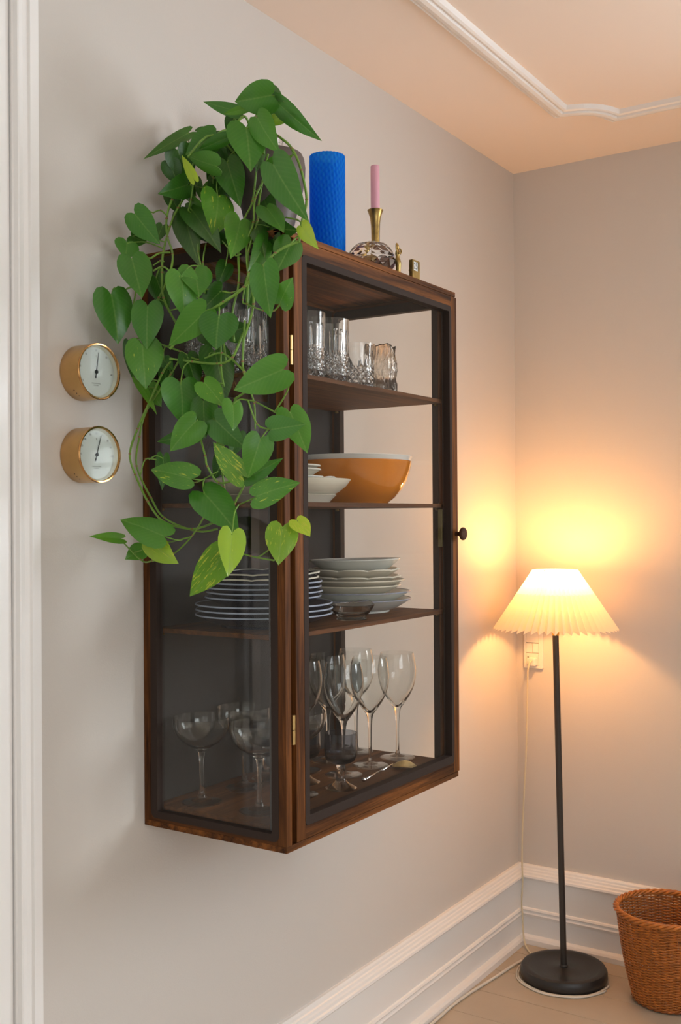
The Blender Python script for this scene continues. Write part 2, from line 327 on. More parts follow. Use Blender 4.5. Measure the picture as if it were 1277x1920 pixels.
LEAVES = [  # leaf bases, tips and widths from image pixels, unprojected offline to chosen depths
(0.285,-1.751,2.229,0.213,-1.774,2.224,-0.0029,0.0154,-0.0271,0.48,0.1,0.274,-1.73,2.232),
(0.259,-1.722,2.257,0.309,-1.747,2.216,0.0085,0.0027,0.0088,0.25,0,0.274,-1.73,2.232),
(0.199,-1.736,2.22,0.106,-1.737,2.261,-0.0054,-0.0019,-0.0121,0.42,0.1,0.168,-1.715,2.221),
(0.227,-1.751,2.217,0.174,-1.76,2.213,-0.0004,0.0051,-0.0065,0.64,0.2,0.235,-1.721,2.226),
(0.268,-1.722,2.196,0.341,-1.745,2.183,0.0014,-0.0018,0.0116,0.8,0.2,0.264,-1.726,2.197),
(0.289,-1.736,2.219,0.387,-1.736,2.127,0.0127,-0.0029,0.0137,0.42,0,0.284,-1.73,2.22),
(0.239,-1.769,2.173,0.267,-1.789,2.085,0.026,0.0267,0.0021,0.48,0.05,0.274,-1.76,2.169),
(0.269,-1.772,2.183,0.314,-1.775,2.111,0.0218,0.0013,0.0134,0.53,0.2,0.274,-1.76,2.169),
(0.055,-1.724,2.213,0.067,-1.858,2.125,0.0037,0.0071,-0.0103,0.22,0,0.066,-1.736,2.169),
(0.043,-1.684,2.231,0.076,-1.692,2.232,-0.0005,-0.0013,0.005,0.22,0,0.066,-1.736,2.169),
(0.142,-1.746,2.181,0.085,-1.77,2.151,0.0108,0.005,-0.0253,0.37,0.05,0.173,-1.712,2.184),
(0.188,-1.767,2.163,0.123,-1.776,2.148,0.0011,0.0088,-0.01,0.42,0.05,0.179,-1.717,2.161),
(0.117,-1.706,2.187,0.206,-1.715,2.12,0.0135,-0.0052,0.0183,0.14,0.05,0.168,-1.709,2.202),
(0.042,-1.73,2.199,0.046,-1.758,2.179,0.0015,0.0046,-0.0058,0.14,0,0.066,-1.736,2.169),
(0.058,-1.761,2.168,0.064,-1.728,2.109,0.016,0.0221,0.014,0.2,0.1,0.066,-1.736,2.169),
(0.175,-1.779,2.108,0.1,-1.779,2.142,-0.0081,0.0107,-0.018,0.53,0.2,0.151,-1.747,2.101),
(0.123,-1.785,2.09,0.096,-1.791,2.142,-0.0083,-0.0027,-0.0046,1.01,0.5,0.105,-1.766,2.098),
(0.073,-1.747,2.099,0.078,-1.826,2.061,-0.0018,0.0102,-0.0212,0.32,0.05,0.064,-1.75,2.103),
(0.164,-1.735,2.131,0.212,-1.756,2.037,0.0219,0.0172,0.0072,0.32,0.15,0.179,-1.717,2.161),
(0.071,-1.691,2.105,0.092,-1.697,2.12,-0.0041,-0.0035,0.0043,0.64,0,0.063,-1.726,2.114),
(0.046,-1.689,2.129,0.059,-1.69,2.085,0.0064,0.007,0.0016,0.18,0,0.064,-1.728,2.128),
(0.32,-1.744,2.097,0.254,-1.741,2.103,-0.0008,0.0132,-0.0147,0.48,0.1,0.336,-1.761,2.118),
(0.314,-1.784,2.084,0.42,-1.842,1.958,0.0254,0.0049,0.0191,0.42,0.05,0.347,-1.763,2.102),
(0.26,-1.713,2.102,0.279,-1.732,2.042,0.0119,0.0116,0.0001,0.14,0,0.247,-1.722,2.104),
(0.235,-1.722,2.151,0.238,-1.734,2.098,0.0061,0.0129,-0.0025,0.14,0,0.24,-1.722,2.154),
(0.075,-1.741,2.064,0.182,-1.795,1.996,0.0082,-0.0032,0.0155,0.53,0.1,0.068,-1.751,2.073),
(0.17,-1.77,2.053,0.231,-1.848,1.959,0.016,0.0277,-0.0124,0.58,0.6,0.151,-1.747,2.101),
(0.089,-1.913,1.999,0.132,-1.894,1.94,0.0199,0.0042,0.0157,0.45,0.3,0.073,-1.847,2.019),
(0.06,-1.893,1.967,0.058,-1.843,1.962,0.0094,0.0018,0.0144,0.29,0,0.099,-1.84,1.96),
(0.07,-1.914,1.949,0.078,-1.928,1.913,0.0105,0.0203,-0.0054,0.45,0.1,0.111,-1.858,1.942),
(0.104,-1.937,1.909,0.16,-1.969,1.822,0.0202,0.0214,0.0051,0.45,0.05,0.128,-1.912,1.911),
(0.082,-1.968,1.841,0.09,-1.956,1.751,0.0116,0.0346,0.0055,0.37,0.05,0.059,-1.918,1.857),
(0.069,-1.754,2.042,0.226,-1.904,1.901,0.0227,0.0123,0.0121,0.11,0.05,0.069,-1.768,2.052),
(0.103,-1.77,2.038,0.269,-1.887,1.921,0.0187,0.0175,0.009,0.21,0.1,0.104,-1.778,2.043),
(0.262,-1.817,1.981,0.333,-1.925,1.888,0.0152,0.02,-0.0117,0.53,0.4,0.258,-1.804,1.972),
(0.27,-1.782,1.984,0.366,-1.88,1.902,0.0136,0.0122,0.0014,0.14,0,0.274,-1.78,1.991),
(0.301,-1.787,2.005,0.412,-1.885,1.918,0.0158,0.0141,0.0043,0.48,0.05,0.274,-1.78,1.991),
(0.304,-1.785,1.97,0.389,-1.817,1.941,0.0019,-0.0127,0.0198,0.14,0.05,0.283,-1.796,1.975),
(0.424,-1.85,1.938,0.493,-1.914,1.882,0.0099,0.0023,0.0094,0.95,0.35,0.418,-1.845,1.93),
(0.409,-1.859,1.911,0.417,-1.911,1.85,0.0159,0.0155,-0.0111,0.27,0.1,0.423,-1.853,1.923),
(0.332,-1.836,1.926,0.359,-1.904,1.861,0.0061,0.0143,-0.0122,0.25,0.05,0.309,-1.846,1.925),
(0.415,-1.947,1.848,0.443,-1.965,1.758,0.0248,0.0063,0.0066,0.45,0.1,0.382,-1.915,1.854),
(0.442,-1.938,1.788,0.473,-1.949,1.824,-0.0159,-0.0042,0.0122,0.53,0.25,0.421,-1.909,1.795),
(0.24,-1.92,1.873,0.267,-1.939,1.818,0.0176,0.0235,0.0004,0.48,0.25,0.243,-1.905,1.882),
(0.237,-1.951,1.858,0.244,-1.949,1.783,0.0145,0.026,0.0019,0.53,0.4,0.243,-1.905,1.882),
(0.123,-1.894,1.881,0.153,-1.891,1.816,0.0165,0.0112,0.0082,0.14,0.1,0.141,-1.896,1.896),
(0.265,-1.875,1.841,0.218,-1.888,1.801,0.0143,0.005,-0.0186,0.22,0.05,0.234,-1.886,1.844),
(0.148,-1.942,1.816,0.145,-1.943,1.738,0.025,0.0146,-0.0012,0.48,0.05,0.154,-1.904,1.83),
(0.286,-1.945,1.791,0.223,-1.969,1.731,0.0072,0.0198,-0.0155,0.53,0.2,0.285,-1.93,1.794),
(0.31,-1.937,1.78,0.3,-1.934,1.724,0.0337,0.0103,-0.0051,0.32,0.25,0.306,-1.934,1.8),
(0.293,-1.888,1.761,0.345,-1.894,1.768,-0.0035,-0.0128,0.0172,0.14,0,0.274,-1.885,1.757),
(0.134,-1.942,1.748,0.142,-1.942,1.665,0.0244,0.0217,0.0024,0.53,0.4,0.138,-1.891,1.753),
(0.129,-1.882,1.728,0.157,-1.886,1.706,0.007,0.0078,0.0076,0.29,0,0.142,-1.89,1.751),
(0.087,-1.906,1.69,0.133,-1.902,1.629,0.0037,0.0074,0.0033,0.64,0.05,0.13,-1.895,1.687),
(0.086,-1.875,1.68,0.111,-1.87,1.643,0.0132,0.0072,0.0095,0.58,0,0.118,-1.882,1.668),
(0.2,-1.895,1.726,0.22,-1.892,1.664,0.01,0.0173,0.0039,0.09,0.3,0.2,-1.888,1.728),
(0.248,-1.875,1.733,0.278,-1.88,1.641,0.0147,0.0278,0.0033,0.09,0.25,0.248,-1.895,1.72),
(0.458,-1.952,1.675,0.358,-1.958,1.647,0.0073,0.0079,-0.0275,0.53,0.1,0.416,-1.921,1.61),
(0.278,-1.94,1.668,0.319,-1.936,1.626,0.0106,0.0137,0.0115,0.58,0.45,0.287,-1.897,1.669),
(0.21,-1.925,1.674,0.216,-1.922,1.6,0.0141,0.0359,0.0029,0.45,0.05,0.213,-1.903,1.715),
(0.256,-1.937,1.602,0.212,-1.96,1.551,0.0174,0.007,-0.0182,0.55,0.3,0.242,-1.921,1.604),
(0.208,-1.879,1.586,0.102,-1.877,1.576,0.0016,0.0022,-0.0156,0.29,0.1,0.243,-1.915,1.586),
(0.248,-1.907,1.641,0.267,-1.927,1.577,0.0203,0.0126,0.0019,0.3,0.05,0.246,-1.9,1.637),
(0.286,-1.919,1.604,0.346,-1.916,1.553,0.0165,0.0038,0.0198,0.32,0.05,0.255,-1.896,1.607),
(0.346,-1.946,1.628,0.356,-1.955,1.58,0.0082,0.0171,-0.0018,0.53,0.05,0.369,-1.933,1.632),
(0.412,-1.955,1.563,0.391,-1.962,1.499,0.0181,0.015,-0.0077,0.53,0.1,0.418,-1.935,1.58),
(0.359,-1.937,1.504,0.292,-1.944,1.565,-0.0142,-0.0019,-0.0161,0.64,0.75,0.333,-1.915,1.501),
(0.354,-1.918,1.501,0.428,-1.92,1.53,-0.0051,-0.005,0.013,0.42,0.25,0.341,-1.908,1.5),
(0.259,-1.955,1.501,0.156,-1.955,1.526,-0.0053,-0.0115,-0.0214,0.53,0.5,0.266,-1.926,1.502),
(0.139,-1.894,1.546,0.145,-1.903,1.485,0.0087,0.0102,-0.0008,0.25,0.1,0.131,-1.923,1.54),
(0.274,-1.939,1.477,0.364,-1.956,1.411,0.0163,0.0218,0.0165,0.45,0.15,0.266,-1.926,1.502),
(0.394,-1.945,1.468,0.478,-1.94,1.491,-0.0065,0.0044,0.0231,0.53,0.5,0.373,-1.92,1.467),
(0.193,-1.953,1.401,0.094,-1.964,1.435,-0.0054,-0.0168,-0.021,0.53,0.15,0.205,-1.915,1.395),
(0.15,-1.945,1.391,0.233,-1.957,1.353,0.0102,0.0023,0.0216,0.85,0.7,0.169,-1.911,1.389),
(0.084,-1.948,1.396,0.096,-2.037,1.402,0.0033,-0.0003,-0.01,0.64,0.3,0.072,-1.937,1.394),
(0.083,-1.891,1.374,0.07,-1.923,1.359,0.0105,0.0023,-0.0136,0.53,0.2,0.09,-1.923,1.37),
(0.331,-1.947,1.375,0.248,-1.947,1.296,0.0141,0.0219,-0.0148,0.66,0.7,0.329,-1.926,1.377),
(0.365,-1.973,1.407,0.373,-1.994,1.336,0.0125,0.0203,-0.0046,0.85,0.3,0.343,-1.927,1.455),
(0.449,-1.945,1.417,0.452,-1.961,1.355,0.0216,0.0146,-0.0028,0.74,0.6,0.462,-1.927,1.418),
(0.472,-1.937,1.428,0.501,-1.94,1.403,0.0071,0.013,0.0064,1.06,0.9,0.467,-1.931,1.428),
(0.43,-1.949,1.578,0.501,-1.958,1.582,-0.0014,-0.0029,0.0205,0.42,0.1,0.418,-1.935,1.58),
(0.44,-1.91,1.61,0.483,-1.921,1.538,0.0144,0.0213,0.0053,0.53,0.1,0.43,-1.923,1.604),
(0.061,-1.899,1.762,0.061,-1.889,1.693,0.008,0.0101,0.0014,0.22,0,0.076,-1.884,1.772),
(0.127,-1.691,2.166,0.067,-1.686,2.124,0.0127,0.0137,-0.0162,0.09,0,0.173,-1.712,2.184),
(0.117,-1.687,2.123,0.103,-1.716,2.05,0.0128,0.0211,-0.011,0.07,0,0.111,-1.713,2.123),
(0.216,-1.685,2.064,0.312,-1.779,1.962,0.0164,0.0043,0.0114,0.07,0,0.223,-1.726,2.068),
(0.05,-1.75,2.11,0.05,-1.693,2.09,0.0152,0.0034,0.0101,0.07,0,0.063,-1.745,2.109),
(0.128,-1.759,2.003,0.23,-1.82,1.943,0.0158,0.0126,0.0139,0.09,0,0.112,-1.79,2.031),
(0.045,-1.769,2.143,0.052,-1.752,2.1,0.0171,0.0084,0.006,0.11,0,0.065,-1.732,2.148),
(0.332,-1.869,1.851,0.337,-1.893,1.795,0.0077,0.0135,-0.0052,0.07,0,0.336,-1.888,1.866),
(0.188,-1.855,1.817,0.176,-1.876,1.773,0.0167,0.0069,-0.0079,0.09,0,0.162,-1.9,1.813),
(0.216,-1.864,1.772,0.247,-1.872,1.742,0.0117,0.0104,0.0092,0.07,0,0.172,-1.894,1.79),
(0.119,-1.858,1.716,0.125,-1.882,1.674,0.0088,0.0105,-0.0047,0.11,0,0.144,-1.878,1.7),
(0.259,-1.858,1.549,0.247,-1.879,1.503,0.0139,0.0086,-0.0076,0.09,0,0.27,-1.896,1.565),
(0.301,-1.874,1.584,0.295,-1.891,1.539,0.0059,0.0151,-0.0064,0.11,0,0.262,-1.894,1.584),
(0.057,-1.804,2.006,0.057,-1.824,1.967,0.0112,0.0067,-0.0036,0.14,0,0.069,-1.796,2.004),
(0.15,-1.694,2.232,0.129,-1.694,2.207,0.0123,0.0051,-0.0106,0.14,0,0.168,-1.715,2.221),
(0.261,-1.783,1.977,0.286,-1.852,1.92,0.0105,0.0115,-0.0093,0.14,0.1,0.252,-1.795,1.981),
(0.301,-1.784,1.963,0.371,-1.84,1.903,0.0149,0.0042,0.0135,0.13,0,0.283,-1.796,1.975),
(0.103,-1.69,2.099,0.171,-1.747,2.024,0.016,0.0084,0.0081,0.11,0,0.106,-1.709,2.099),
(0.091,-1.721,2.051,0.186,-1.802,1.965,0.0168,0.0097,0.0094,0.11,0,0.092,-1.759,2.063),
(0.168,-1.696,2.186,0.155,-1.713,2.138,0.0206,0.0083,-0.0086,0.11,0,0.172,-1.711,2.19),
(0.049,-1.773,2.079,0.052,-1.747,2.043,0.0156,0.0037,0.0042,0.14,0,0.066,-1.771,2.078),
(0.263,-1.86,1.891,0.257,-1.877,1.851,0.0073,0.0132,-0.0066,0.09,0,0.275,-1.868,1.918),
]
VINES = [  # vine paths traced in image pixels, unprojected onto assumed depth layers
(0.0035,[(0.434,-1.873,1.905),(0.403,-1.898,1.884),(0.361,-1.932,1.825),(0.321,-1.937,1.804),(0.263,-1.926,1.788),(0.219,-1.924,1.762),(0.194,-1.935,1.735)]),
(0.003,[(0.066,-1.736,2.169),(0.063,-1.726,2.114),(0.067,-1.738,2.089),(0.069,-1.772,2.047),(0.069,-1.796,2.004),(0.117,-1.867,1.933),(0.149,-1.905,1.883),(0.152,-1.905,1.836),(0.172,-1.894,1.79)]),
(0.003,[(0.083,-1.73,2.16),(0.063,-1.745,2.109),(0.067,-1.787,2.06),(0.069,-1.805,2.018),(0.091,-1.827,1.974),(0.146,-1.873,1.924),(0.168,-1.905,1.88),(0.141,-1.905,1.838),(0.105,-1.894,1.821)]),
(0.0028,[(0.164,-1.9,1.719),(0.137,-1.893,1.701),(0.111,-1.902,1.646),(0.087,-1.907,1.6),(0.064,-1.904,1.554),(0.068,-1.894,1.515),(0.11,-1.905,1.464),(0.149,-1.905,1.427),(0.209,-1.894,1.413),(0.266,-1.897,1.426)]),
(0.0025,[(0.174,-1.885,1.727),(0.144,-1.878,1.7),(0.092,-1.887,1.636),(0.077,-1.892,1.586),(0.059,-1.881,1.532),(0.093,-1.879,1.472),(0.138,-1.89,1.433),(0.216,-1.89,1.409),(0.255,-1.879,1.413)]),
(0.0025,[(0.059,-1.918,1.857),(0.056,-1.878,1.872),(0.06,-1.892,1.818),(0.074,-1.892,1.789),(0.077,-1.881,1.766),(0.09,-1.879,1.742)]),
(0.0033,[(0.274,-1.76,2.169),(0.305,-1.753,2.146),(0.341,-1.762,2.114),(0.365,-1.767,2.068),(0.369,-1.756,2.016),(0.397,-1.812,1.957),(0.438,-1.878,1.903)]),
(0.0028,[(0.234,-1.727,2.135),(0.225,-1.72,2.107),(0.222,-1.729,2.044),(0.246,-1.786,1.991),(0.292,-1.86,1.914),(0.317,-1.891,1.845),(0.311,-1.902,1.789),(0.315,-1.902,1.741)]),
(0.0028,[(0.259,-1.727,2.13),(0.243,-1.72,2.095),(0.244,-1.739,2.03),(0.278,-1.786,1.985),(0.319,-1.866,1.905),(0.338,-1.891,1.86),(0.344,-1.902,1.803)]),
(0.0028,[(0.275,-1.736,2.105),(0.262,-1.729,2.097),(0.236,-1.738,2.047),(0.28,-1.801,1.978),(0.304,-1.851,1.925),(0.345,-1.9,1.858),(0.365,-1.911,1.799),(0.341,-1.911,1.737)]),
(0.002,[(0.357,-1.915,1.853),(0.339,-1.908,1.81),(0.356,-1.917,1.799),(0.395,-1.922,1.783),(0.409,-1.911,1.783),(0.421,-1.909,1.795)]),
(0.0028,[(0.349,-1.915,1.773),(0.338,-1.908,1.703),(0.348,-1.917,1.683),(0.358,-1.922,1.653),(0.322,-1.911,1.639)]),
(0.002,[(0.341,-1.9,1.667),(0.351,-1.893,1.631),(0.36,-1.902,1.586)]),
(0.0022,[(0.287,-1.891,1.709),(0.272,-1.884,1.764),(0.277,-1.893,1.703),(0.288,-1.898,1.664)]),
(0.0025,[(0.242,-1.921,1.604),(0.243,-1.914,1.584),(0.265,-1.923,1.542),(0.274,-1.928,1.523),(0.291,-1.917,1.494),(0.333,-1.915,1.501)]),
(0.0017,[(0.237,-1.93,1.5),(0.245,-1.923,1.496),(0.301,-1.932,1.513)]),
(0.002,[(0.26,-1.918,1.439),(0.224,-1.911,1.402),(0.187,-1.92,1.369),(0.139,-1.925,1.355),(0.1,-1.914,1.356),(0.072,-1.937,1.394)]),
(0.0018,[(0.226,-1.918,1.399),(0.169,-1.911,1.389)]),
(0.0023,[(0.277,-1.915,1.428),(0.294,-1.908,1.421),(0.306,-1.917,1.377)]),
(0.002,[(0.324,-1.927,1.378),(0.363,-1.92,1.367),(0.419,-1.929,1.361)]),
(0.0017,[(0.378,-1.924,1.364),(0.399,-1.917,1.378),(0.461,-1.926,1.417),(0.467,-1.931,1.428)]),
(0.003,[(0.296,-1.915,1.509),(0.341,-1.908,1.5),(0.325,-1.917,1.457),(0.306,-1.922,1.421)]),
(0.0018,[(0.343,-1.927,1.455),(0.373,-1.92,1.467)]),
(0.0026,[(0.246,-1.9,1.637),(0.264,-1.893,1.577),(0.281,-1.902,1.546),(0.294,-1.907,1.487),(0.29,-1.896,1.45)]),
(0.003,[(0.17,-1.909,1.723),(0.219,-1.902,1.714),(0.285,-1.911,1.704),(0.322,-1.916,1.711),(0.337,-1.905,1.754)]),
(0.0026,[(0.138,-1.891,1.753),(0.173,-1.884,1.739),(0.226,-1.893,1.718),(0.284,-1.898,1.724),(0.327,-1.887,1.688)]),
(0.003,[(0.274,-1.73,2.232),(0.258,-1.723,2.198),(0.253,-1.732,2.17),(0.256,-1.737,2.128)]),
(0.002,[(0.284,-1.73,2.22),(0.264,-1.723,2.207),(0.265,-1.732,2.18)]),
(0.002,[(0.235,-1.721,2.226),(0.236,-1.714,2.203),(0.241,-1.723,2.147)]),
(0.002,[(0.168,-1.715,2.221),(0.167,-1.708,2.208),(0.179,-1.717,2.161)]),
(0.0022,[(0.176,-1.833,1.959),(0.204,-1.868,1.921),(0.243,-1.905,1.882)]),
(0.0022,[(0.194,-1.834,1.945),(0.224,-1.878,1.897),(0.236,-1.887,1.837)]),
(0.0018,[(0.249,-1.852,1.937),(0.302,-1.883,1.898),(0.321,-1.89,1.896)]),
(0.0025,[(0.128,-1.912,1.911),(0.128,-1.889,1.925),(0.161,-1.897,1.92)]),
(0.002,[(0.139,-1.918,1.895),(0.15,-1.911,1.903),(0.167,-1.92,1.898)]),
(0.0025,[(0.142,-1.921,1.884),(0.158,-1.914,1.891),(0.184,-1.923,1.878)]),
(0.002,[(0.073,-1.847,2.019),(0.07,-1.823,2.03),(0.074,-1.807,2.021)]),
(0.0018,[(0.152,-1.927,1.539),(0.119,-1.92,1.541),(0.115,-1.929,1.513)]),
(0.002,[(0.362,-1.921,1.633),(0.372,-1.914,1.63),(0.43,-1.923,1.604)]),
(0.002,[(0.369,-1.933,1.632),(0.383,-1.926,1.591),(0.418,-1.935,1.58)]),
(0.002,[(0.128,-1.745,2.114),(0.132,-1.738,2.104),(0.151,-1.747,2.101)]),
(0.0025,[(0.105,-1.766,2.098),(0.092,-1.759,2.063),(0.112,-1.79,2.031)]),
(0.002,[(0.113,-1.715,2.133),(0.105,-1.708,2.094)]),
(0.002,[(0.36,-1.809,1.973),(0.384,-1.808,1.965),(0.406,-1.826,1.952)]),
(0.002,[(0.305,-1.737,2.02),(0.31,-1.724,2.025),(0.349,-1.745,2.007)]),
(0.002,[(0.257,-1.933,1.823),(0.269,-1.926,1.801)]),
(0.002,[(0.304,-1.921,1.827),(0.321,-1.914,1.824),(0.356,-1.923,1.827)]),
]

# ================================================================ THE SETTING
RX, RY, RZ = 4.2, -5.5, 2.6
def struct(o): o['kind'] = 'structure'; return o
struct(G().box((-.1,RY,0),(0,.1,RZ)).build('wall_left', M['wall']))
struct(G().box((0,0,0),(RX,.1,RZ)).build('wall_back', M['wall']))
struct(G().box((RX,RY,0),(RX+.1,.1,RZ)).build('wall_right', M['wall']))
struct(G().box((-.1,RY-.1,0),(RX+.1,RY,RZ)).build('wall_rear', M['wall']))
struct(G().box((-.1,RY-.1,RZ),(RX+.1,.1,RZ+.05)).build('ceiling', M['ceiling']))
fl = struct(G().box((-.1,RY-.1,-.06),(RX+.1,.1,-.021)).build('floor', M['lampblack'], origin=(0,0,-.06)))
y = 0.04
ys = [0.0, -.121, -.279]
while ys[-1] > RY: ys.append(ys[-1]-.158)
for a, b in zip(ys, ys[1:]):
    G().box((0,max(b,RY)+.0008,-.021),(RX,a-.0008,random.uniform(-.0006,0))).build('plank', M['floor'], fl, bevel=.0012)
# baseboards: moulded profile, mitred in the corner
PRO = [(0,.256),(.010,.2565),(.014,.252),(.0155,.246),(.019,.244),(.021,.238),(.025,.235),(.027,.229),(.0315,.226),(.033,.220),(.030,.2155),(.022,.214),(.021,.209),
       (.021,.117),(.026,.115),(.029,.110),(.027,.105),(.0275,.101),(.030,.097),(.027,.091),(.022,.088),(.021,.084),(.021,.027),(.026,.0245),(.035,.022),(.0405,.016),(.0415,0),(0,0)]
g = G(); n = len(PRO)
g.add([(t,-2.079,z) for t,z in PRO]+[(t,-t,z) for t,z in PRO], [(k,(k+1)%n,n+(k+1)%n,n+k) for k in range(n)]+[tuple(range(n)),tuple(range(n,2*n))[::-1]])
struct(g.build('baseboard_left', M['trim']))
g = G(); g.add([(t,-t,z) for t,z in PRO]+[(RX,-t,z) for t,z in PRO], [(k,(k+1)%n,n+(k+1)%n,n+k) for k in range(n)]+[tuple(range(n)),tuple(range(n,2*n))[::-1]])
struct(g.build('baseboard_back', M['trim']))
# ceiling moulding swept along its path, with the notched corner
path = [(.348,-5.5),(.348,-.455)]
A, B = Vector((.348,-.455)), Vector((.470,-.333)); 
for k in range(1,12):
    t = k/12; p = A.lerp(B, t); nrm = Vector((.707,-.707)); path.append(tuple(p + nrm*.030*math.sin(PI*t)))
path += [(.470,-.333),(4.2,-.333)]
MP = [(-.030,0),(-.028,-.010),(-.022,-.014),(-.018,-.010),(-.015,-.010),(-.012,-.017),(0,-.020),(.010,-.018),(.012,-.011),(.016,-.011),(.020,-.015),(.026,-.012),(.030,0)]
g = G(); rows = []
P2 = [Vector(p) for p in path]
for i, p in enumerate(P2):
    d0 = (P2[i]-P2[max(0,i-1)]); d1 = (P2[min(i+1,len(P2)-1)]-P2[i])
    d0 = d0.normalized() if d0.length else d1.normalized(); d1 = d1.normalized() if d1.length else d0
    n0 = Vector((d0.y,-d0.x)); n1 = Vector((d1.y,-d1.x)); nn = (n0+n1).normalized(); nn = nn/max(.35,nn.dot(n0))
    rows.append([(p.x+nn.x*a, p.y+nn.y*a, RZ+h) for a,h in MP])
k = len(MP); g.add([q for r in rows for q in r], [(i*k+j, i*k+j+1, (i+1)*k+j+1, (i+1)*k+j) for i in range(len(rows)-1) for j in range(k-1)])
struct(g.build('trim_1', M['trim']))
# door in the left wall: casing profile and leaf
CP = [(-2.0795,0),(-2.0795,.020),(-2.081,.022),(-2.100,.022),(-2.1015,.026),(-2.104,.030),(-2.1065,.030),(-2.109,.026),(-2.118,.024),(-2.1285,.027),(-2.131,.026),(-2.133,.018),(-2.1355,.016),(-2.1355,0)]
g = G(); n = len(CP)
g.add([(x,y,0) for y,x in CP]+[(x,y,2.40-(y+2.0795)) for y,x in CP], [(k,(k+1)%n,n+(k+1)%n,n+k) for k in range(n)]+[tuple(range(n)),tuple(range(n,2*n))])
g.add([(x,-3.12-(y+2.1355),0) for y,x in CP]+[(x,-3.12-(y+2.1355),2.40-(y+2.0795)) for y,x in CP], [(k,(k+1)%n,n+(k+1)%n,n+k) for k in range(n)]+[tuple(range(n)),tuple(range(n,2*n))])
g.box((0,-3.17,2.361),(.022,-2.0796,2.42))
struct(g.build('trim_2', M['trim']))
dr = struct(G().box((0,-3.119,.004),(.012,-2.1375,2.355)).build('door_1', M['trim'], bevel=.001))
for z0, z1 in ((.22,1.0),(1.16,2.22)):
    G().box((.012,-3.0,z0),(.0165,-2.26,z1)).build('door_panel', M['trim'], dr, bevel=.004)
g = G(); g.tube([(.012,-3.04,1.05),(.06,-3.04,1.05)], .009, 10); g.tube([(.058,-3.045,1.05),(.058,-2.93,1.05)], .009, 10); g.build('door_handle', M['chrome'], dr, smooth=1)
# windows that give the room its daylight (outside the frame)
def window(i, axis, wall, a0, a1, z0, z1, sgn):
    g = G(); t = .05
    def bar(p0, p1, q0, q1, d=.05):
        if axis == 1: g.box((p0, min(wall,wall+sgn*d), q0), (p1, max(wall,wall+sgn*d), q1))
        else: g.box((min(wall,wall+sgn*d), p0, q0), (max(wall,wall+sgn*d), p1, q1))
    bar(a0-t,a0,z0-t,z1+t,.1); bar(a1,a1+t,z0-t,z1+t,.1); bar(a0,a1,z1,z1+t,.1); bar(a0,a1,z0-t,z0,.13)
    o = struct(g.build('window_%d'%i, M['frame']))
    g = G(); m_ = (a0+a1)/2
    def b2(p0,p1,q0,q1):
        lo, hi = wall+sgn*.075, wall+sgn*.095
        if axis == 1: g.box((p0,min(lo,hi),q0),(p1,max(lo,hi),q1))
        else: g.box((min(lo,hi),p0,q0),(max(lo,hi),p1,q1))
    b2(m_-.03,m_+.03,z0,z1); b2(a0,a1,z0+(z1-z0)*.66-.02,z0+(z1-z0)*.66+.02)
    for s in (.25,.75): b2(a0+(a1-a0)*s-.01,a0+(a1-a0)*s+.01,z0,z1)
    b2(a0,a1,z0+(z1-z0)*.33-.01,z0+(z1-z0)*.33+.01)
    g.build('muntins', M['frame'], o)
window(1, 1, 0, 1.8, 2.9, 1.3, 2.4, -1)
window(2, 0, RX, -5.1, -2.9, 1.15, 2.25, -1)
window(3, 1, RY, 1.05, 2.95, .8, 2.2, 1)

# ================================================================ DISPLAY CABINET
YL, YR, D = -1.8046, -1.1254, .350
ZB, ZT = .8252, 1.9569
ZF = .865
S1, S2, S3 = 1.706, 1.462, 1.215
cab = thing('display_cabinet', (0,-1.465,ZB), 'dark walnut wall-hung display cabinet with glass door and glass sides', 'cabinet')
g = G(); g.box((.001,YL,ZT-.004),(D-.001,YR,ZT)); g.box((D-.022,YL,ZT-.011),(D,YR,ZT)); g.box((.001,YL,ZT-.011),(.02,YR,ZT-.004))
g.build('top_panel', M['wy'], cab, bevel=.0006)
g = G(); g.box((.001,YL,ZB),(D,YR,ZB+.0115)); g.build('bottom_panel', M['wy'], cab, bevel=.0008)
g = G(); g.box((.016,YL+.018,ZB+.0115),(.332,YR-.018,ZF)); g.build('inner_floor', M['sh'], cab, bevel=.0006)
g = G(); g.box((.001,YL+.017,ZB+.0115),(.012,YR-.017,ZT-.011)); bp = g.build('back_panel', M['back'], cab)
g = G(); g.box((.012,-1.482,ZF),(.020,-1.452,ZT-.011)); g.build('back_stile', M['bstile'], cab, bevel=.001)
def side(y0, y1, front, inner_face, outer_face, name):
    z0, z1 = ZB+.0115, ZT-.004
    o = bpy.data.objects.new(name, None); COL.objects.link(o); o.parent = cab
    for q in ((.001,.021),(front-.020,front)): G().box((q[0],y0,z0),(q[1],y1,z1)).build('stile', M['wz'], o, bevel=.0008)
    for q in ((z0,z0+.012),(z1-.014,z1)): G().box((.021,y0,q[0]),(front-.020,y1,q[1])).build('rail', M['wx'], o, bevel=.0006)
    g = G(); out = rrect(.019, z0+.006, front-.017, z1-.008, .012); inn = rrect(.036, z0+.020, front-.033, z1-.030, .003)
    g.ring_prism(out, inn, min(outer_face, inner_face), max(outer_face, inner_face), 1)
    g.build('glazing_bead', M['bead'], o, bevel=.0004)
    ym = (outer_face+inner_face)/2
    G().box((.030,ym-.002,z0+.014),(front-.027,ym+.002,z1-.024)).build('glass_pane', M['pane'], o)
    return o
s_left = side(YL, YL+.017, D, YL+.018, YL-.0006, 'side_frame')
s_right = side(YR-.017, YR, .329, YR-.018, YR+.0006, 'side_frame')
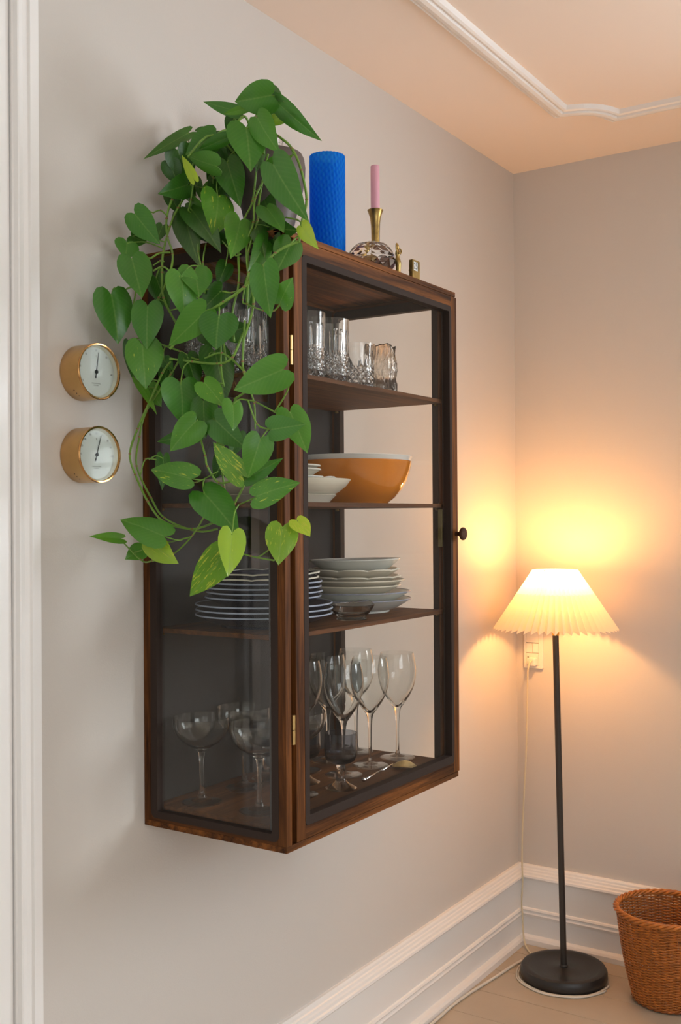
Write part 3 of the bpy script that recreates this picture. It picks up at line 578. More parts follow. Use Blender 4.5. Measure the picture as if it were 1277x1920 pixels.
# dark strip in the hinge gap
G().box((D-.05,YL+.017,ZB+.0115),(D-.016,YL+.040,ZT-.011)).build('hinge_stile', M['bstile'], cab)
for zs in (S1, S2, S3):
    g = G().box((.014,YL+.0185,zs-.009),(.325,YR-.0185,zs)); g.build('shelf', M['sh'], cab, bevel=.0006)
for zs in (S1, S2, S3):
    for x in (.03, .31):
        for yy, d in ((YL+.0185,1),(YR-.0185,-1)):
            G().tube([(x,yy,zs-.012),(x,yy+d*.009,zs-.012)], .003, 8, smooth=False).build('shelf_pin', M['oldbrass'], cab, smooth=1)
g = G()
for zz in [ZF+.05+.032*k for k in range(32)]:
    if zz < ZT-.03: g.tube([(.0200,-1.460,zz),(.0204,-1.460,zz)], .0016, 6, smooth=False)
g.build('pin_hole', M['ink'], cab, kind='stuff')
# door
DL, DR, DB, DT = -1.7725, -1.1195, .8375, 1.9450
door = bpy.data.objects.new('cabinet_door', None); COL.objects.link(door); door.parent = cab
for q in ((DL,DL+.0275),(DR-.0275,DR)): G().box((D-.020,q[0],DB),(D,q[1],DT)).build('stile', M['wz'], door, bevel=.0009)
for q in ((DB,DB+.026),(DT-.026,DT)): G().box((D-.020,DL+.0275,q[0]),(D,DR-.0275,q[1])).build('rail', M['wy'], door, bevel=.0007)
g = G(); g.ring_prism(rrect(DL+.0265,DB+.0235,DR-.0265,DT-.0235,.011), rrect(DL+.0415,DB+.0415,DR-.0385,DT-.037,.002), D-.020, D+.0008, 0)
g.build('glazing_bead', M['bead'], door, bevel=.0005)
G().box((D-.012,DL+.034,DB+.034),(D-.008,DR-.034,DT-.032)).build('glass_pane', M['doorpane'], door)
X = Matrix.Rotation(PI/2, 3, 'Y')
G().lathe([(0,0),(.0055,0),(.0050,.004),(.0048,.008),(.0065,.011),(.0125,.0145),(.0150,.017),(.0150,.021),(.013,.0235),(.006,.0245),(0,.0245)], (D,-1.131,1.392), 20, M3=X).build('door_knob', wood('knob_walnut',1,(.04,.016,.008),(.10,.045,.025)), door, smooth=1)
for z0 in (1.7120, 1.0185):
    h = G().tube([(D-.001,-1.7802,z0),(D-.001,-1.7802,z0+.0262)], .0037, 14, smooth=False).build('hinge', M['brass'], cab, smooth=1)
    G().tube([(D-.001,-1.7802,z0+.0270),(D-.001,-1.7802,z0+.0535)], .0037, 14, smooth=False).build('hinge_knuckle', M['brass'], h, smooth=1)
G().box((D-.032,YR-.034,1.362),(D-.021,YR-.0185,1.449)).build('lock_case', plain('greenish_brass',(.25,.20,.09),.5,.6), cab, bevel=.001, label='small brass lock case on the inner door side')

# ================================================================ GLASSWARE
COUPE = [(0,0),(.040,0),(.0405,.001),(.038,.0022),(.022,.0048),(.010,.010),(.0058,.018),(.0044,.035),(.0041,.060),(.0046,.085),(.0064,.098),(.010,.1045),
         (.022,.1105),(.040,.1225),(.052,.1375),(.0570,.1535),(.0564,.170),(.0555,.1701),(.0560,.1535),(.0510,.1385),(.039,.1238),(.021,.1120),(.006,.1075),(0,.107)]
def single(name, prof, loc, mat, label, cat, group=None, n=36, mod=None):
    o = G().lathe(prof, loc, n, mod).build(name, mat, smooth=1, origin=loc)
    o['label'] = label; o['category'] = cat
    if group: o['group'] = group
    if name in ('wine_glass','champagne_coupe'): thin_foot(o)
    return o
def thin_foot(o):
    o.data.materials.append(M['thinglass'])
    for q in o.data.polygons:
        if q.center.z < .0052 and .004 < math.hypot(q.center.x, q.center.y) < .034: q.material_index = 1
ZF_ = ZF + .0004  # most stemware positions below were scaled about the camera, then written as plain values
co = single('champagne_coupe', COUPE, (0.0862,-1.7309,ZF_), M['glass'], 'clear champagne coupe on the cabinet floor, standing nearest the back left corner', 'glass', 'champagne coupes')
for (x, y), lb in {(0.0872,-1.5954):'clear champagne coupe in the back row, second from the left side pane', (0.2236,-1.7207):'clear champagne coupe in front, just behind the left glass side near the corner post',
      (0.2176,-1.5823):'clear champagne coupe right behind the hinge post, cut by the door edge'}.items():
    dup(co, (x,y,ZF_), lb)
WINE = [(0,0),(.0405,0),(.0412,.001),(.037,.0022),(.018,.0045),(.0065,.008),(.0042,.016),(.0036,.050),(.0042,.085),(.0060,.106),(.0085,.117),(.018,.1300),(.030,.147),(.0390,.166),(.0440,.188),(.0452,.206),(.0430,.227),(.0388,.247),
        (.0381,.247),(.0422,.227),(.0444,.206),(.0431,.188),(.0378,.1675),(.0280,.149),(.012,.1315),(.003,.1220),(0,.1205)]
wg = single('wine_glass', WINE, (.2215,-1.1872,ZF_), M['glass'], 'tall tulip wine glass standing farthest right on the cabinet floor', 'glass', 'tall tulip wine glasses')
for (x, y), lb in {(0.2075,-1.2872):'tall tulip wine glass in the front row, second from the right, behind the horn spoon', (0.2054,-1.3943):'tall tulip wine glass in the front row, directly behind the small smoke glass',
      (0.1034,-1.1831):'tall tulip wine glass in the back row, farthest right of that row', (0.0953,-1.2932):'tall tulip wine glass in the back row, in front of the dark back panel', (.106,-1.410):'tall tulip wine glass cut off by the left edge of the door pane'}.items():
    dup(wg, (x,y,ZF_), lb)
sg = thing('smoke_goblet', (0.263,-1.4933,ZF_), 'short smoke-grey goblet with thick clear stem, front, right of the lower hinge', 'glass', 'short smoke-grey goblets')
G().lathe([(0,0),(.032,0),(.0332,.0015),(.030,.0035),(.016,.011),(.0110,.017),(.0092,.030),(.0090,.044),(.0105,.0515),(0,.0515)], (0.263,-1.4933,ZF_), 36).build('stem', M['foot'], sg, smooth=1)
thin_foot([c for c in sg.children if c.name.startswith('stem')][0])
G().lathe([(0,.0518),(.018,.0525),(.029,.058),(.0338,.068),(.0348,.080),(.0342,.100),(.0335,.1165),(.0322,.1166),(.0328,.100),(.0332,.080),(.0322,.0695),(.027,.0625),(.014,.0585),(0,.0580)], (0.263,-1.4933,ZF_), 36).build('bowl', M['smoke'], sg, smooth=1)
dup(sg, (0.1711,-1.4954,ZF_), 'short smoke-grey goblet at the left edge of the door pane, behind the front one')
dup(sg, (.083,-1.512,ZF_), 'short smoke-grey goblet in the back, its foot seen beside the corner post')
# horn spoon
sp = thing('serving_spoon', (.272,-1.34,ZF_), 'small spoon with pale horn bowl and twisted metal handle on the cabinet floor', 'spoon')
a, b, c = Vector((.278,-1.427,ZF_+.0055)), Vector((.263,-1.279,ZF_+.008)), Vector((.309,-1.268,ZF_+.006))
g = G()
for ph in (0, PI):
    pts = []
    for k in range(60):
        t = k/59; p = a.lerp(b, t); pts.append(p + Vector((math.cos(t*50+ph)*.0011, 0, math.sin(t*50+ph)*.0011)))
    g.tube(pts, .0011, 5, smooth=False)
g.build('handle', M['chrome'], sp, smooth=1)
G().lathe([(0,-.005),(.0035,-.0035),(.005,0),(.0035,.0035),(0,.005)], a, 12).build('handle_ball', M['chrome'], sp, smooth=1)
g = G(); ax = (c-b).normalized(); sd = ax.cross(Vector((0,0,1))).normalized(); rows = []; L_ = .060
for i in range(13):
    t = i/12; wv = .017*math.sin(PI*min(1,t*1.05+.06))**.7*(1-t*.25); row = []
    for j in range(9):
        u = j/4-1; row.append(b + ax*(t*L_) + sd*(u*wv) + Vector((0,0,.012*math.sin(PI*t)*(1-u*u*.7)-.003*u*u)))
    rows.append(row)
for s_, off in ((0,0),(1,-.0014)):
    g.add([q+Vector((0,0,off)) for r in rows for q in r], [(i*9+j,i*9+j+1,(i+1)*9+j+1,(i+1)*9+j) for i in range(12) for j in range(8)])
g.build('spoon_bowl', M['horn'], sp, smooth=2)

# cut crystal tumblers on the top shelf
def cut_tumbler(R, H, dn, lo=.50, n=96, rows=44):
    prof = []; kinds = []
    base = .010
    prof.append((0,0)); kinds.append(0); prof.append((R*.86,0)); kinds.append(0)
    for i in range(rows+1):
        t = i/rows; prof.append((R*(.92+.08*t) if t > .03 else R*.89, .0015+(H-.0015)*t)); kinds.append(1+t)
    for t in [1,.9,.75,.6,.45,.3,.2,.15]:
        prof.append((R*(.92+.08*t)-.0022-.001*(1-t), max(base, H*t - (0 if t==1 else .0)))); kinds.append(0)
    prof.append((R*.6,.0125)); kinds.append(0); prof.append((0,.012)); kinds.append(0)
    def mod(t, i, r, z):
        k = kinds[i]
        if k < 1: return r, z
        h = k-1
        if h <= .02 or h > .985: return r, z
        a = 0
        if h < lo:
            ph = h*H/R*dn*.95
            s1 = abs(math.sin((dn*t+ph)/1.0*.5*1.0)); s2 = abs(math.sin((dn*t-ph)*.5))
            a = .0030*(max(1-s1*2.2, 0)+max(1-s2*2.2, 0))
        q = abs(math.sin(dn*t*.5))
        top = lo+.30
        if lo-.12 < h < top:
            wd = (top-h)/(top-lo+.12); a = max(a, .0026*max(0, 1-(1-q)*0-q*2.4/max(.15,wd)))
        return r-a, z
    return prof, mod, n
ZS1 = S1+.0004
pr, md, nn_ = cut_tumbler(.0355,.137,16)
hb = single('highball_glass', pr, (.262,-1.602,ZS1), M['crystal'], 'tall cut crystal highball glass at the left door edge on the top shelf', 'glass', 'cut crystal highball glasses', nn_, md)
for (x, y), lb in {(.258,-1.508):'tall cut crystal highball glass on the top shelf, nearest to the low tumbler', (.268,-1.700):'tall cut crystal highball glass on the top shelf, beside the corner post',
      (.190,-1.742):'tall cut crystal highball glass on the top shelf, closest to the left side pane', (.105,-1.745):'tall cut crystal highball glass on the top shelf in the back left corner',
      (.175,-1.655):'tall cut crystal highball glass in the second row, behind the hanging leaves', (.095,-1.650):'tall cut crystal highball glass on the top shelf, second row, against the back'}.items():
    dup(hb, (x,y,ZS1), lb)
pr, md, nn_ = cut_tumbler(.036,.101,14,.52)
tb = single('low_tumbler', pr, (.255,-1.402,ZS1), M['crystal'], 'short cut crystal tumbler between the highball glass and the bark-textured ice bucket', 'glass', None, nn_, md)
ib = thing('ice_bucket', (.25,-1.298,ZS1), 'bark-textured glass ice bucket with wavy rim and thin steel handle', 'ice bucket')
ip = [(0,0),(.030,0)]+[(.0345+.0012*math.sin(i*.25),.002+.108*i/52) for i in range(53)]+[(.0300,.1085),(.0295,.08),(.0290,.04),(.0275,.014),(.018,.011),(0,.010)]
def imod(t, i, r, z):
    if 2 <= i <= 56:
        v = noise.noise(Vector((math.cos(t)*2.6, math.sin(t)*2.6, z*14)))*.0034 - abs(noise.noise(Vector((math.cos(t)*7, math.sin(t)*7, z*38))))*.0060 + noise.noise(Vector((math.cos(t)*15, math.sin(t)*15, z*90)))*.0018
        hh = noise.noise(Vector((math.cos(t)*2.4, math.sin(t)*2.4, 5)))*.009*min(1,max(0,(z-.09)/.02))
        return r+v, z+hh
    return r, z
G().lathe(ip, (.25,-1.298,ZS1), 144, imod).build('vessel', M['ice'], ib, smooth=2)
g = G(); hx, hy, hz = .25, -1.298, ZS1+.086
g.tube([(hx,hy+.034,hz),(hx,hy+.041,hz)], .0022, 8, smooth=False); g.tube([(hx,hy-.034,hz),(hx,hy-.041,hz)], .0022, 8, smooth=False)
g.lathe([(0,-.003),(.003,-.002),(.0038,0),(.003,.002),(0,.003)], (hx,hy+.0415,hz), 10); g.lathe([(0,-.003),(.003,-.002),(.0038,0),(.003,.002),(0,.003)], (hx,hy-.0415,hz), 10)
pts = []
for k in range(17):
    t = PI*k/16; d = .054*math.sin(t); pts.append((hx-d*.75, hy+.0405*math.cos(t), hz-d*.75))
g.tube(pts, .0013, 6, smooth=False); g.build('handle', M['chrome'], ib, smooth=1)

# ================================================================ CROCKERY
ZS2 = S2+.0004; ZS3 = S3+.0004
def shell(R, F, H, thick=.0032, well=.45, foot=.004, lip=.35):
    # open dish profile: foot ring, wall, rim, inner wall
    o = [(0,foot*.6),(F-.004,foot*.6),(F-.003,0),(F,0),(F+.001,foot)]
    for k in range(1,9):
        t = k/8; o.append((F+(R-F)*t, foot+(H-foot)*(t**(1+well))))
    i = [(R-.0008,H+.0010),(R-thick*.8,H+.0004)]
    for k in range(7,-1,-1):
        t = k/8; i.append((F+(R-F)*t-thick*.45, foot+(H-foot)*(t**(1+well))+thick))
    i += [(0,foot+thick)]
    return o+i
def scallop(n, a, R):
    def md(t, i, r, z):
        k = max(0,(r/R-.72)/.28); s_ = abs(math.sin(n*t/2))
        return r-a*k*(1-s_)**2*1.4, z-a*.5*k*(1-s_)**2
    return md
def dish(name, loc, R, F, H, mat, rim, label, group, mod=None, well=.45, rimw=.0022, tilt=None, sq=1.0):
    o = thing(name, loc, label, 'bowl' if 'bowl' in name else 'plate', group)
    M3 = None
    if sq != 1.0: M3 = Matrix.Diagonal((1,sq,1))
    if tilt: M3 = (Matrix.Rotation(tilt[0],3,'X') @ Matrix.Rotation(tilt[1],3,'Y')) @ (M3 or Matrix.Identity(3))
    G().lathe(shell(R,F,H,well=well), loc, 72, mod, M3).build('body', mat, o, smooth=1)
    if rim is not None:
        G().lathe([(R+.0009,H-.0012),(R+.0013,H+.0002),(R,H+.0017),(R-rimw,H+.0013),(R-rimw,H+.0002),(R-.0005,H-.0006),(R+.0009,H-.0012)], loc, 72, mod, M3).build('rim', rim, o, smooth=1)
    return o
bx, by = .176, -1.640
names = ['lowest','second lowest','third from the bottom','fourth from the bottom','fifth from the bottom','sixth from the bottom','seventh from the bottom','second from the top','topmost']
z = ZS3; 
for k in range(9):
    big = k < 3
    R, F, H = (.138,.088,.0245) if big else ((.117,.074,.0225) if k < 7 else (.112,.072,.0215))
    zz = z + (k*.0103 if k < 3 else .0206+.0062+(k-2)*.0098)
    dish('dinner_plate' if big else 'plate', (bx+random.uniform(-.002,.002) if k else bx, by+(0 if big else .002*(-1)**k), zz), R, F, H, M['navy'], M['bluerim'] if k < 7 else M['cream'],
         ('dark blue plate with %s rim, %s of the left stack' % ('pale blue' if k < 7 else 'cream', names[k])), 'stack of dark blue plates', scallop(11,.004,R) if k >= 7 else None)
wx_, wy_ = .168, -1.283
ZW = [('serving_platter',.128,.078,.0300,'pale','greyblue','pale oval platter with grey-blue rim, lowest of the right stack',0,None,.0),
      ('serving_platter',.125,.076,.0280,'pale','greyblue','pale platter with grey-blue rim, second lowest of the right stack',.0190,None,0),
      ('dinner_plate',.107,.065,.0240,'creamy',None,'plain cream plate resting on the upper grey-blue rimmed platter',.0370,None,0),
      ('dinner_plate',.110,.068,.0230,'creamy',None,'plain cream plate under the two scalloped ones in the right stack',.0500,None,0),
      ('scalloped_plate',.107,.064,.0220,'creamy','cream','cream plate with scalloped edge, lower of two in the right stack',.0600,9,0),
      ('scalloped_plate',.104,.058,.0270,'creamy','cream','deep cream plate with scalloped edge, right below the topmost bowl',.0715,9,0),
      ('shallow_bowl',.104,.070,.0290,'pale','pale','shallow grey-white bowl with straight sides, topmost of the right stack',.0900,None,0)]
for k,(nm,R,F,H,m1,m2,lb,dz,sc_,_) in enumerate(ZW):
    dish(nm, (wx_+(k%2)*.003, wy_-.004*(k%3), ZS3+dz), R, F, H, M[m1], M[m2] if m2 else M['creamy'], lb, 'stack of pale plates', scallop(sc_,.005,R) if sc_ else None, well=.2 if nm=='shallow_bowl' else .45,
         tilt=(0,math.radians(-1.2)) if k == 6 else None)
# glass sauce dish
sd_ = thing('sauce_dish', (.268,-1.455,ZS3), 'small clear glass sauce dish with pouring lip between the two plate stacks', 'dish')
sp_ = [(0,.001),(.028,.0005),(.0320,.0),(.0325,.002),(.030,.0045),(.034,.010),(.044,.022),(.0485,.031),(.0480,.0322),(.0465,.031),(.042,.0225),(.032,.0115),(.02,.007),(0,.0065)]
def smod(t, i, r, z):
    e = max(0, math.cos(t-PI/2))**10
    k = max(0,(z-.012)/.02)
    return r*(1+.28*e*k), z+.005*e*k
G().lathe(sp_, (.268,-1.455,ZS3), 56, smod).build('body', M['glass'], sd_, smooth=1)
# second shelf
ox, oy = .182, -1.322
oc = [(0,.003),(.078,.003),(.080,0),(.084,0),(.087,.004),(.100,.014),(.115,.031),(.127,.052),(.134,.073),(.1385,.0945),(.1375,.0960),(.1355,.0945),(.131,.073),(.124,.053),(.112,.0335),(.096,.0180),(.078,.009),(0,.008)]
ob = single('mixing_bowl', oc, (ox,oy,ZS2), M['orange'], 'large glossy orange-brown bowl on the second shelf', 'bowl', None, 80)
wc = [(0,.004),(.07,.004),(.074,0),(.085,.006),(.102,.020),(.118,.040),(.1275,.062),(.1318,.081),(.1405,.0935),(.1400,.0945),(.1375,.0940),(.1295,.0815),(.124,.061),(.114,.041),(.098,.023),(.08,.010),(0,.0085)]
wb = single('nested_bowl', wc, (ox,oy,ZS2+.0125), M['white'], 'white bowl nested inside the large orange-brown bowl', 'bowl', None, 80)
fx, fy = .186, -1.606
lc = [(0,.002),(.100,.002),(.102,0),(.106,0),(.112,.007),(.119,.0135),(.121,.0155),(.1195,.0165),(.117,.015),(.108,.009),(.098,.006),(0,.005)]
lb_ = single('serving_bowl', lc, (fx,fy,ZS2), M['creamy'], 'shallow cream bowl, lowest of the left stack on the second shelf', 'bowl', 'cream bowls on the second shelf', 72)
uc = [(0,.003),(.095,.003),(.098,0),(.108,.0025),(.126,.012),(.141,.024),(.1500,.0355),(.1505,.0375),(.1488,.038),(.1455,.0365),(.137,.0275),(.123,.0165),(.105,.0085),(0,.007)]
ub = single('serving_bowl', uc, (fx,fy,ZS2+.0098), M['creamy'], 'wide flared cream bowl resting in the shallow one beside the orange bowl', 'bowl', 'cream bowls on the second shelf', 72)
dish('side_plate', (fx,fy,ZS2+.0330), .121, .070, .0180, M['pale'], M['pale'], 'thin grey-white plate lying in the wide flared cream bowl', None, scallop(12,.004,.121), well=.8)
dish('small_bowl', (fx-.005,fy,ZS2+.0420), .093, .050, .0260, M['creamy'], M['cream'], 'small cream bowl stacked on the thin plate on the second shelf', None)
dish('saucer', (fx-.005,fy+.002,ZS2+.0570), .091, .050, .0190, M['creamy'], M['cream'], 'small cream saucer, topmost of the left stack on the second shelf', None)

# ================================================================ ON TOP OF THE CABINET
ZC = ZT+.0004
# blue vase with twisted optic ribs
vp = []
H_ = .259
vp.append((0,0)); vp.append((.036,0))
for i in range(41): vp.append((.0385,.001+H_*i/40))
for i in range(40,-1,-1): vp.append((.0360,.006+(H_-.005)*i/40))
vp.append((0,.006))
def vmod(t, i, r, z):
    if 2 <= i <= 42: return r+.0007*math.sin(30*t+z*95), z
    if 43 <= i <= 83: return r+.0006*math.sin(30*t+z*95), z
    return r, z
single('blue_vase', vp, (.20,-1.436,ZC), M['blue'], 'cobalt blue cylindrical glass vase with fine twisted ribs on the cabinet top', 'vase', None, 180, vmod)
# brass candlestick and candle
single('candlestick', [(0,0),(.034,0),(.035,.003),(.030,.007),(.016,.013),(.0112,.03),(.0098,.07),(.0098,.120),(.0100,.145),(.0108,.168),(.0128,.185),(.0165,.197),(.0192,.2035),(.0175,.2045),(.0125,.199),(.0110,.190),(0,.189)],
       (.178,-1.200,ZC), M['oldbrass'], 'slim aged brass candlestick with flared cup behind the crystal votive', 'candlestick', None, 28)
single('candle', [(0,0),(.0103,0),(.0106,.004),(.0106,.117),(.0098,.1195),(.004,.1185),(0,.118)], (.178,-1.200,ZC+.1895), M['candle'], 'short pink candle standing in the brass candlestick', 'candle', None, 20,
       lambda t,i,r,z: (r, z))
# faceted crystal votive (two stacked faceted shapes)
cv = thing('crystal_votive', (.262,-1.357,ZC), 'faceted clear crystal votive holder in front of the brass candlestick', 'votive')
def facet(prof, n, tw, name, ph=0):
    g = G(); rows = []
    for j,(r,z) in enumerate(prof):
        rows.append([Vector((.262+r*math.cos(2*PI*(k+.5*(j%2)*tw)/n+ph), -1.357+r*math.sin(2*PI*(k+.5*(j%2)*tw)/n+ph), ZC+z)) for k in range(n)])
    v = [p for r in rows for p in r]; f = []
    for j in range(len(rows)-1):
        for k in range(n):
            k2 = (k+1)%n; a0, a1, b0, b1 = j*n+k, j*n+k2, (j+1)*n+k, (j+1)*n+k2
            if j%2 == 0: f += [(a0,a1,b0),(a1,b1,b0)]
            else: f += [(a0,a1,b1),(a0,b1,b0)]
    f.append(tuple(range(n))[::-1]); f.append(tuple(range((len(rows)-1)*n,len(rows)*n)))
    g.add(v, f); return g.build(name, M['crystal'], cv)
facet([(.024,0),(.036,.010),(.048,.022),(.058,.036),(.055,.044)], 12, 1, 'lower_body')
facet([(.052,.0445),(.052,.052),(.046,.064),(.036,.074),(.020,.0795)], 14, 1, 'upper_body', .1)
# brass figurine
fg = G(); FX, FY = .322, -1.342
secs = [(0,.0072,.0060,0,0),(.004,.0070,.0058,0,0),(.014,.0062,.0052,.0002,0),(.024,.0064,.0056,.0006,0),(.031,.0078,.0062,.0006,-.0006),(.036,.0074,.0058,0,-.0010),(.042,.0052,.0042,-.0008,-.0006),(.047,.0054,.0046,-.0012,0),
        (.052,.0074,.0056,-.0012,.0008),(.056,.0070,.0046,-.0010,.0010),(.0585,.0034,.0030,-.0010,.0008),(.061,.0026,.0026,-.0010,.0006)]
n = 16; v = []; f = []
for (zz, a, b, dx, dy) in secs:
    for k in range(n):
        t = 2*PI*k/n; ripple = 1+.06*math.sin(6*t)*(1 if zz < .03 else 0); v.append((FX+dx+b*math.cos(t)*ripple, FY+dy+a*math.sin(t)*ripple, ZC+zz))
for i in range(len(secs)-1):
    for k in range(n): f.append((i*n+k, i*n+(k+1)%n, (i+1)*n+(k+1)%n, (i+1)*n+k))
f.append(tuple(range(n))[::-1]); f.append(tuple(range((len(secs)-1)*n, len(secs)*n)))
fg.add(v, f)
fg.lathe([(0,-.0052),(.003,-.0042),(.0042,0),(.0034,.0036),(0,.0052)], (FX-.001,FY-.0015,ZC+.0660), 12)
fg.tube([(FX,FY-.0066,ZC+.055),(FX+.001,FY-.0098,ZC+.064),(FX,FY-.0066,ZC+.0715),(FX-.001,FY+.001,ZC+.0712)], .0018, 8)
fg.tube([(FX,FY+.0070,ZC+.055),(FX+.002,FY+.0105,ZC+.0560),(FX+.003,FY+.0070,ZC+.0600),(FX,FY+.002,ZC+.0640)], .0017, 8)
fg.lathe([(0,-.0026),(.0022,-.0012),(.0026,.0006),(0,.0026)], (FX+.0040,FY-.0032,ZC+.0515), 10); fg.lathe([(0,-.0026),(.0022,-.0012),(.0026,.0006),(0,.0026)], (FX+.0040,FY+.0030,ZC+.0515), 10)
o = fg.build('figurine', M['oldbrass'], smooth=2, origin=(FX,FY,ZC)); o['label'] = 'tiny aged brass nude figurine with arms over her head on the cabinet edge'; o['category'] = 'figurine'
rm = o.modifiers.new('remesh', 'REMESH'); rm.mode = 'VOXEL'; rm.voxel_size = .0008; rm.use_smooth_shade = True
# brass desk calendar
kx, ky = .333, -1.288
ca = thing('desk_calendar', (kx,ky,ZC), 'tiny brass perpetual calendar with a window reading 25', 'calendar')
g = G(); g.ring_prism(rrect(ky-.0165,ZC,ky+.0165,ZC+.0450,.0022), rrect(ky-.0105,ZC+.0215,ky+.0105,ZC+.0415,.0015), kx-.005, kx+.004, 0); g.build('case', M['oldbrass'], ca, bevel=.0005)
G().box((kx-.004,ky-.0125,ZC+.003),(kx+.0022,ky+.0125,ZC+.043)).build('date_card', M['dial'], ca)
text_mesh('date_number', '25', .0200, (kx+.0026,ky,ZC+.0315), (0,.85,0), (0,0,1), M['ink'], ca)
g = G()
for s_ in (-1,1): g.tube([(kx-.0015,ky+s_*.0160,ZC+.020),(kx-.0015,ky+s_*.0185,ZC+.020)], .0035, 12, smooth=False)
g.build('turning_knob', M['oldbrass'], ca, smooth=1)
# crystal vase behind the plant pot
def cmod(t, i, r, z):
    return r*(1+.03*math.cos(12*t)*(1 if 2 < i < 14 else .2)) , z+(.003*math.cos(12*t) if 9 <= i <= 12 else 0)
single('crystal_vase', [(0,0),(.032,0),(.033,.004),(.026,.03),(.024,.07),(.026,.12),(.030,.17),(.034,.215),(.037,.25),(.041,.278),(.0395,.279),(.034,.25),(.030,.21),(.026,.17),(.022,.12),(.020,.07),(.02,.03),(0,.02)], (.112,-1.545,ZC), M['crystal'],
       'clear crystal vase mostly hidden behind the plant pot', 'vase', None, 72, cmod)

# ================================================================ ROUND WALL INSTRUMENTS
XW = Matrix.Rotation(PI/2, 3, 'Y')
def instrument(z, label, needle, marks, unit, name):
    c = (0.0005,-1.9665,z); o = thing(name, c, label, name.split('_')[-1])
    G().lathe([(0,0),(.0505,0),(.0512,.001),(.0512,.0475),(.0512,.049),(.0480,.049),(.0478,.0400),(0,.0400)], c, 72, M3=XW).build('case', M['dialbrass'], o, smooth=1)
    G().lathe([(.0479,.0470),(.0515,.0470),(.0522,.0480),(.0522,.0500),(.0512,.0512),(.0488,.0508),(.0479,.0495),(.0479,.0470)], c, 72, M3=XW).build('bezel', M['bezel'], o, smooth=1)
    G().lathe([(0,.0402),(.0478,.0402),(.0478,.0406),(0,.0406)], c, 64, M3=XW).build('dial', M['dial'], o)
    G().lathe([(.0444,.0408),(.0478,.0408),(.0478,.0470),(.0472,.0470),(.0444,.0408)], c, 64, M3=XW).build('inner_ring', M['cream'], o, smooth=1)
    G().lathe([(0,.0478),(.0479,.0478),(.0479,.0486),(0,.0486)], c, 48, M3=XW).build('cover_glass', M['dialpane'], o)
    xd = c[0]+.0414
    def P(a, r): return (xd, c[1]+math.sin(a)*r, z+math.cos(a)*r)
    g = G(); a = math.radians(needle); d = Vector((0,math.sin(a),math.cos(a))); s_ = Vector((0,math.cos(a),-math.sin(a))); o3 = Vector((xd,c[1],z))
    def quad(p0,p1,w0,w1):
        vs = [p0-s_*w0,p0+s_*w0,p1+s_*w1,p1-s_*w1]; g.add(vs+[q+Vector((.0007,0,0)) for q in vs], [(0,1,2,3),(7,6,5,4),(0,4,5,1),(1,5,6,2),(2,6,7,3),(3,7,4,0)])
    quad(o3, o3+d*.037, .0009, .0004); quad(o3-d*.012, o3, .0014, .0006)
    g.lathe([(0,-.0004),(.0036,-.0004),(.0036,.0014),(0,.0020)], (xd,c[1],z), 20, M3=XW)
    g.build('needle', M['ink'], o)
    for s2, ang in marks:
        text_mesh('scale_number', s2, .0052, (c[0]+.0409, c[1]+math.sin(math.radians(ang))*.0385, z+math.cos(math.radians(ang))*.0395), (0,1,0), (0,0,1), M['ink'], o)
    text_mesh('scale_unit', unit, .0048, (c[0]+.0409, c[1], z+.0285), (0,1,0), (0,0,1), M['ink'], o)
    text_mesh('maker_lettering', 'HENNING KOPPEL', .0027, (c[0]+.0409, c[1], z-.0215), (0,1,0), (0,0,1), M['ink'], o)
    text_mesh('maker_lettering', 'DENMARK', .0026, (c[0]+.0409, c[1], z-.0250), (0,1,0), (0,0,1), M['ink'], o)
    g = G()
    for a in (-1.15,-1.0,-.85): 
        p = Vector((c[0]+.022, c[1]+.0511*math.sin(a+ -1.5), z+.0511*math.cos(a-1.5)))
        q = Vector((0, math.sin(a-1.5), math.cos(a-1.5)))
        g.tube([p, p+q*.0004], .0011, 8, smooth=False)
    g.build('vent_hole', M['ink'], o, kind='stuff')
instrument(1.703, 'upper of two round brass wall gauges, a thermometer with white dial', 9, [('-10',-118),('0',-80),('10',-40),('20',0),('30',42),('40',93)], '°C', 'wall_thermometer')
instrument(1.5505, 'lower of two round brass wall gauges, a hygrometer with white dial', 17, [('20',-90),('30',-68),('40',-46),('50',-23),('60',0),('70',25),('80',47),('90',69),('100',92)], '%', 'wall_hygrometer')

# ================================================================ FLOOR LAMP
LX, LY = .246, -.218
lamp = thing('floor_lamp', (LX,LY,.0), 'lit floor lamp with pleated cream shade, dark pole and round black base', 'floor lamp')
G().lathe([(0,.002),(.125,.002),(.131,.004),(.1335,.012),(.1325,.027),(.128,.035),(.119,.0375),(.108,.0355),(.097,.031),(.06,.030),(.022,.031),(.016,.034),(0,.034)], (LX,LY,0), 80).build('base', M['lampblack'], lamp, smooth=1)
TX, TY = .229, -.222
G().lathe([(0,0),(.013,0),(.0135,.004),(.010,.008),(0,.008)], (LX,LY,.033), 24).build('collar', M['lampblack'], lamp, smooth=1)
G().tube([(LX,LY,.034),(TX,TY,1.062)], .0098, 18, smooth=False).build('pole', M['pole'], lamp, smooth=1)
G().lathe([(0,0),(.0105,0),(.0112,.002),(.0112,.013),(.0100,.015),(.0112,.017),(.0112,.022),(.0165,.030),(.0165,.115),(0,.115)], (TX,TY,1.060), 24).build('socket', plain('socket_brass',(.75,.45,.10),.35,.8), lamp, smooth=1)
Z0, Z1, R0, R1 = 1.086, 1.264, .181, .0675
NP = 50
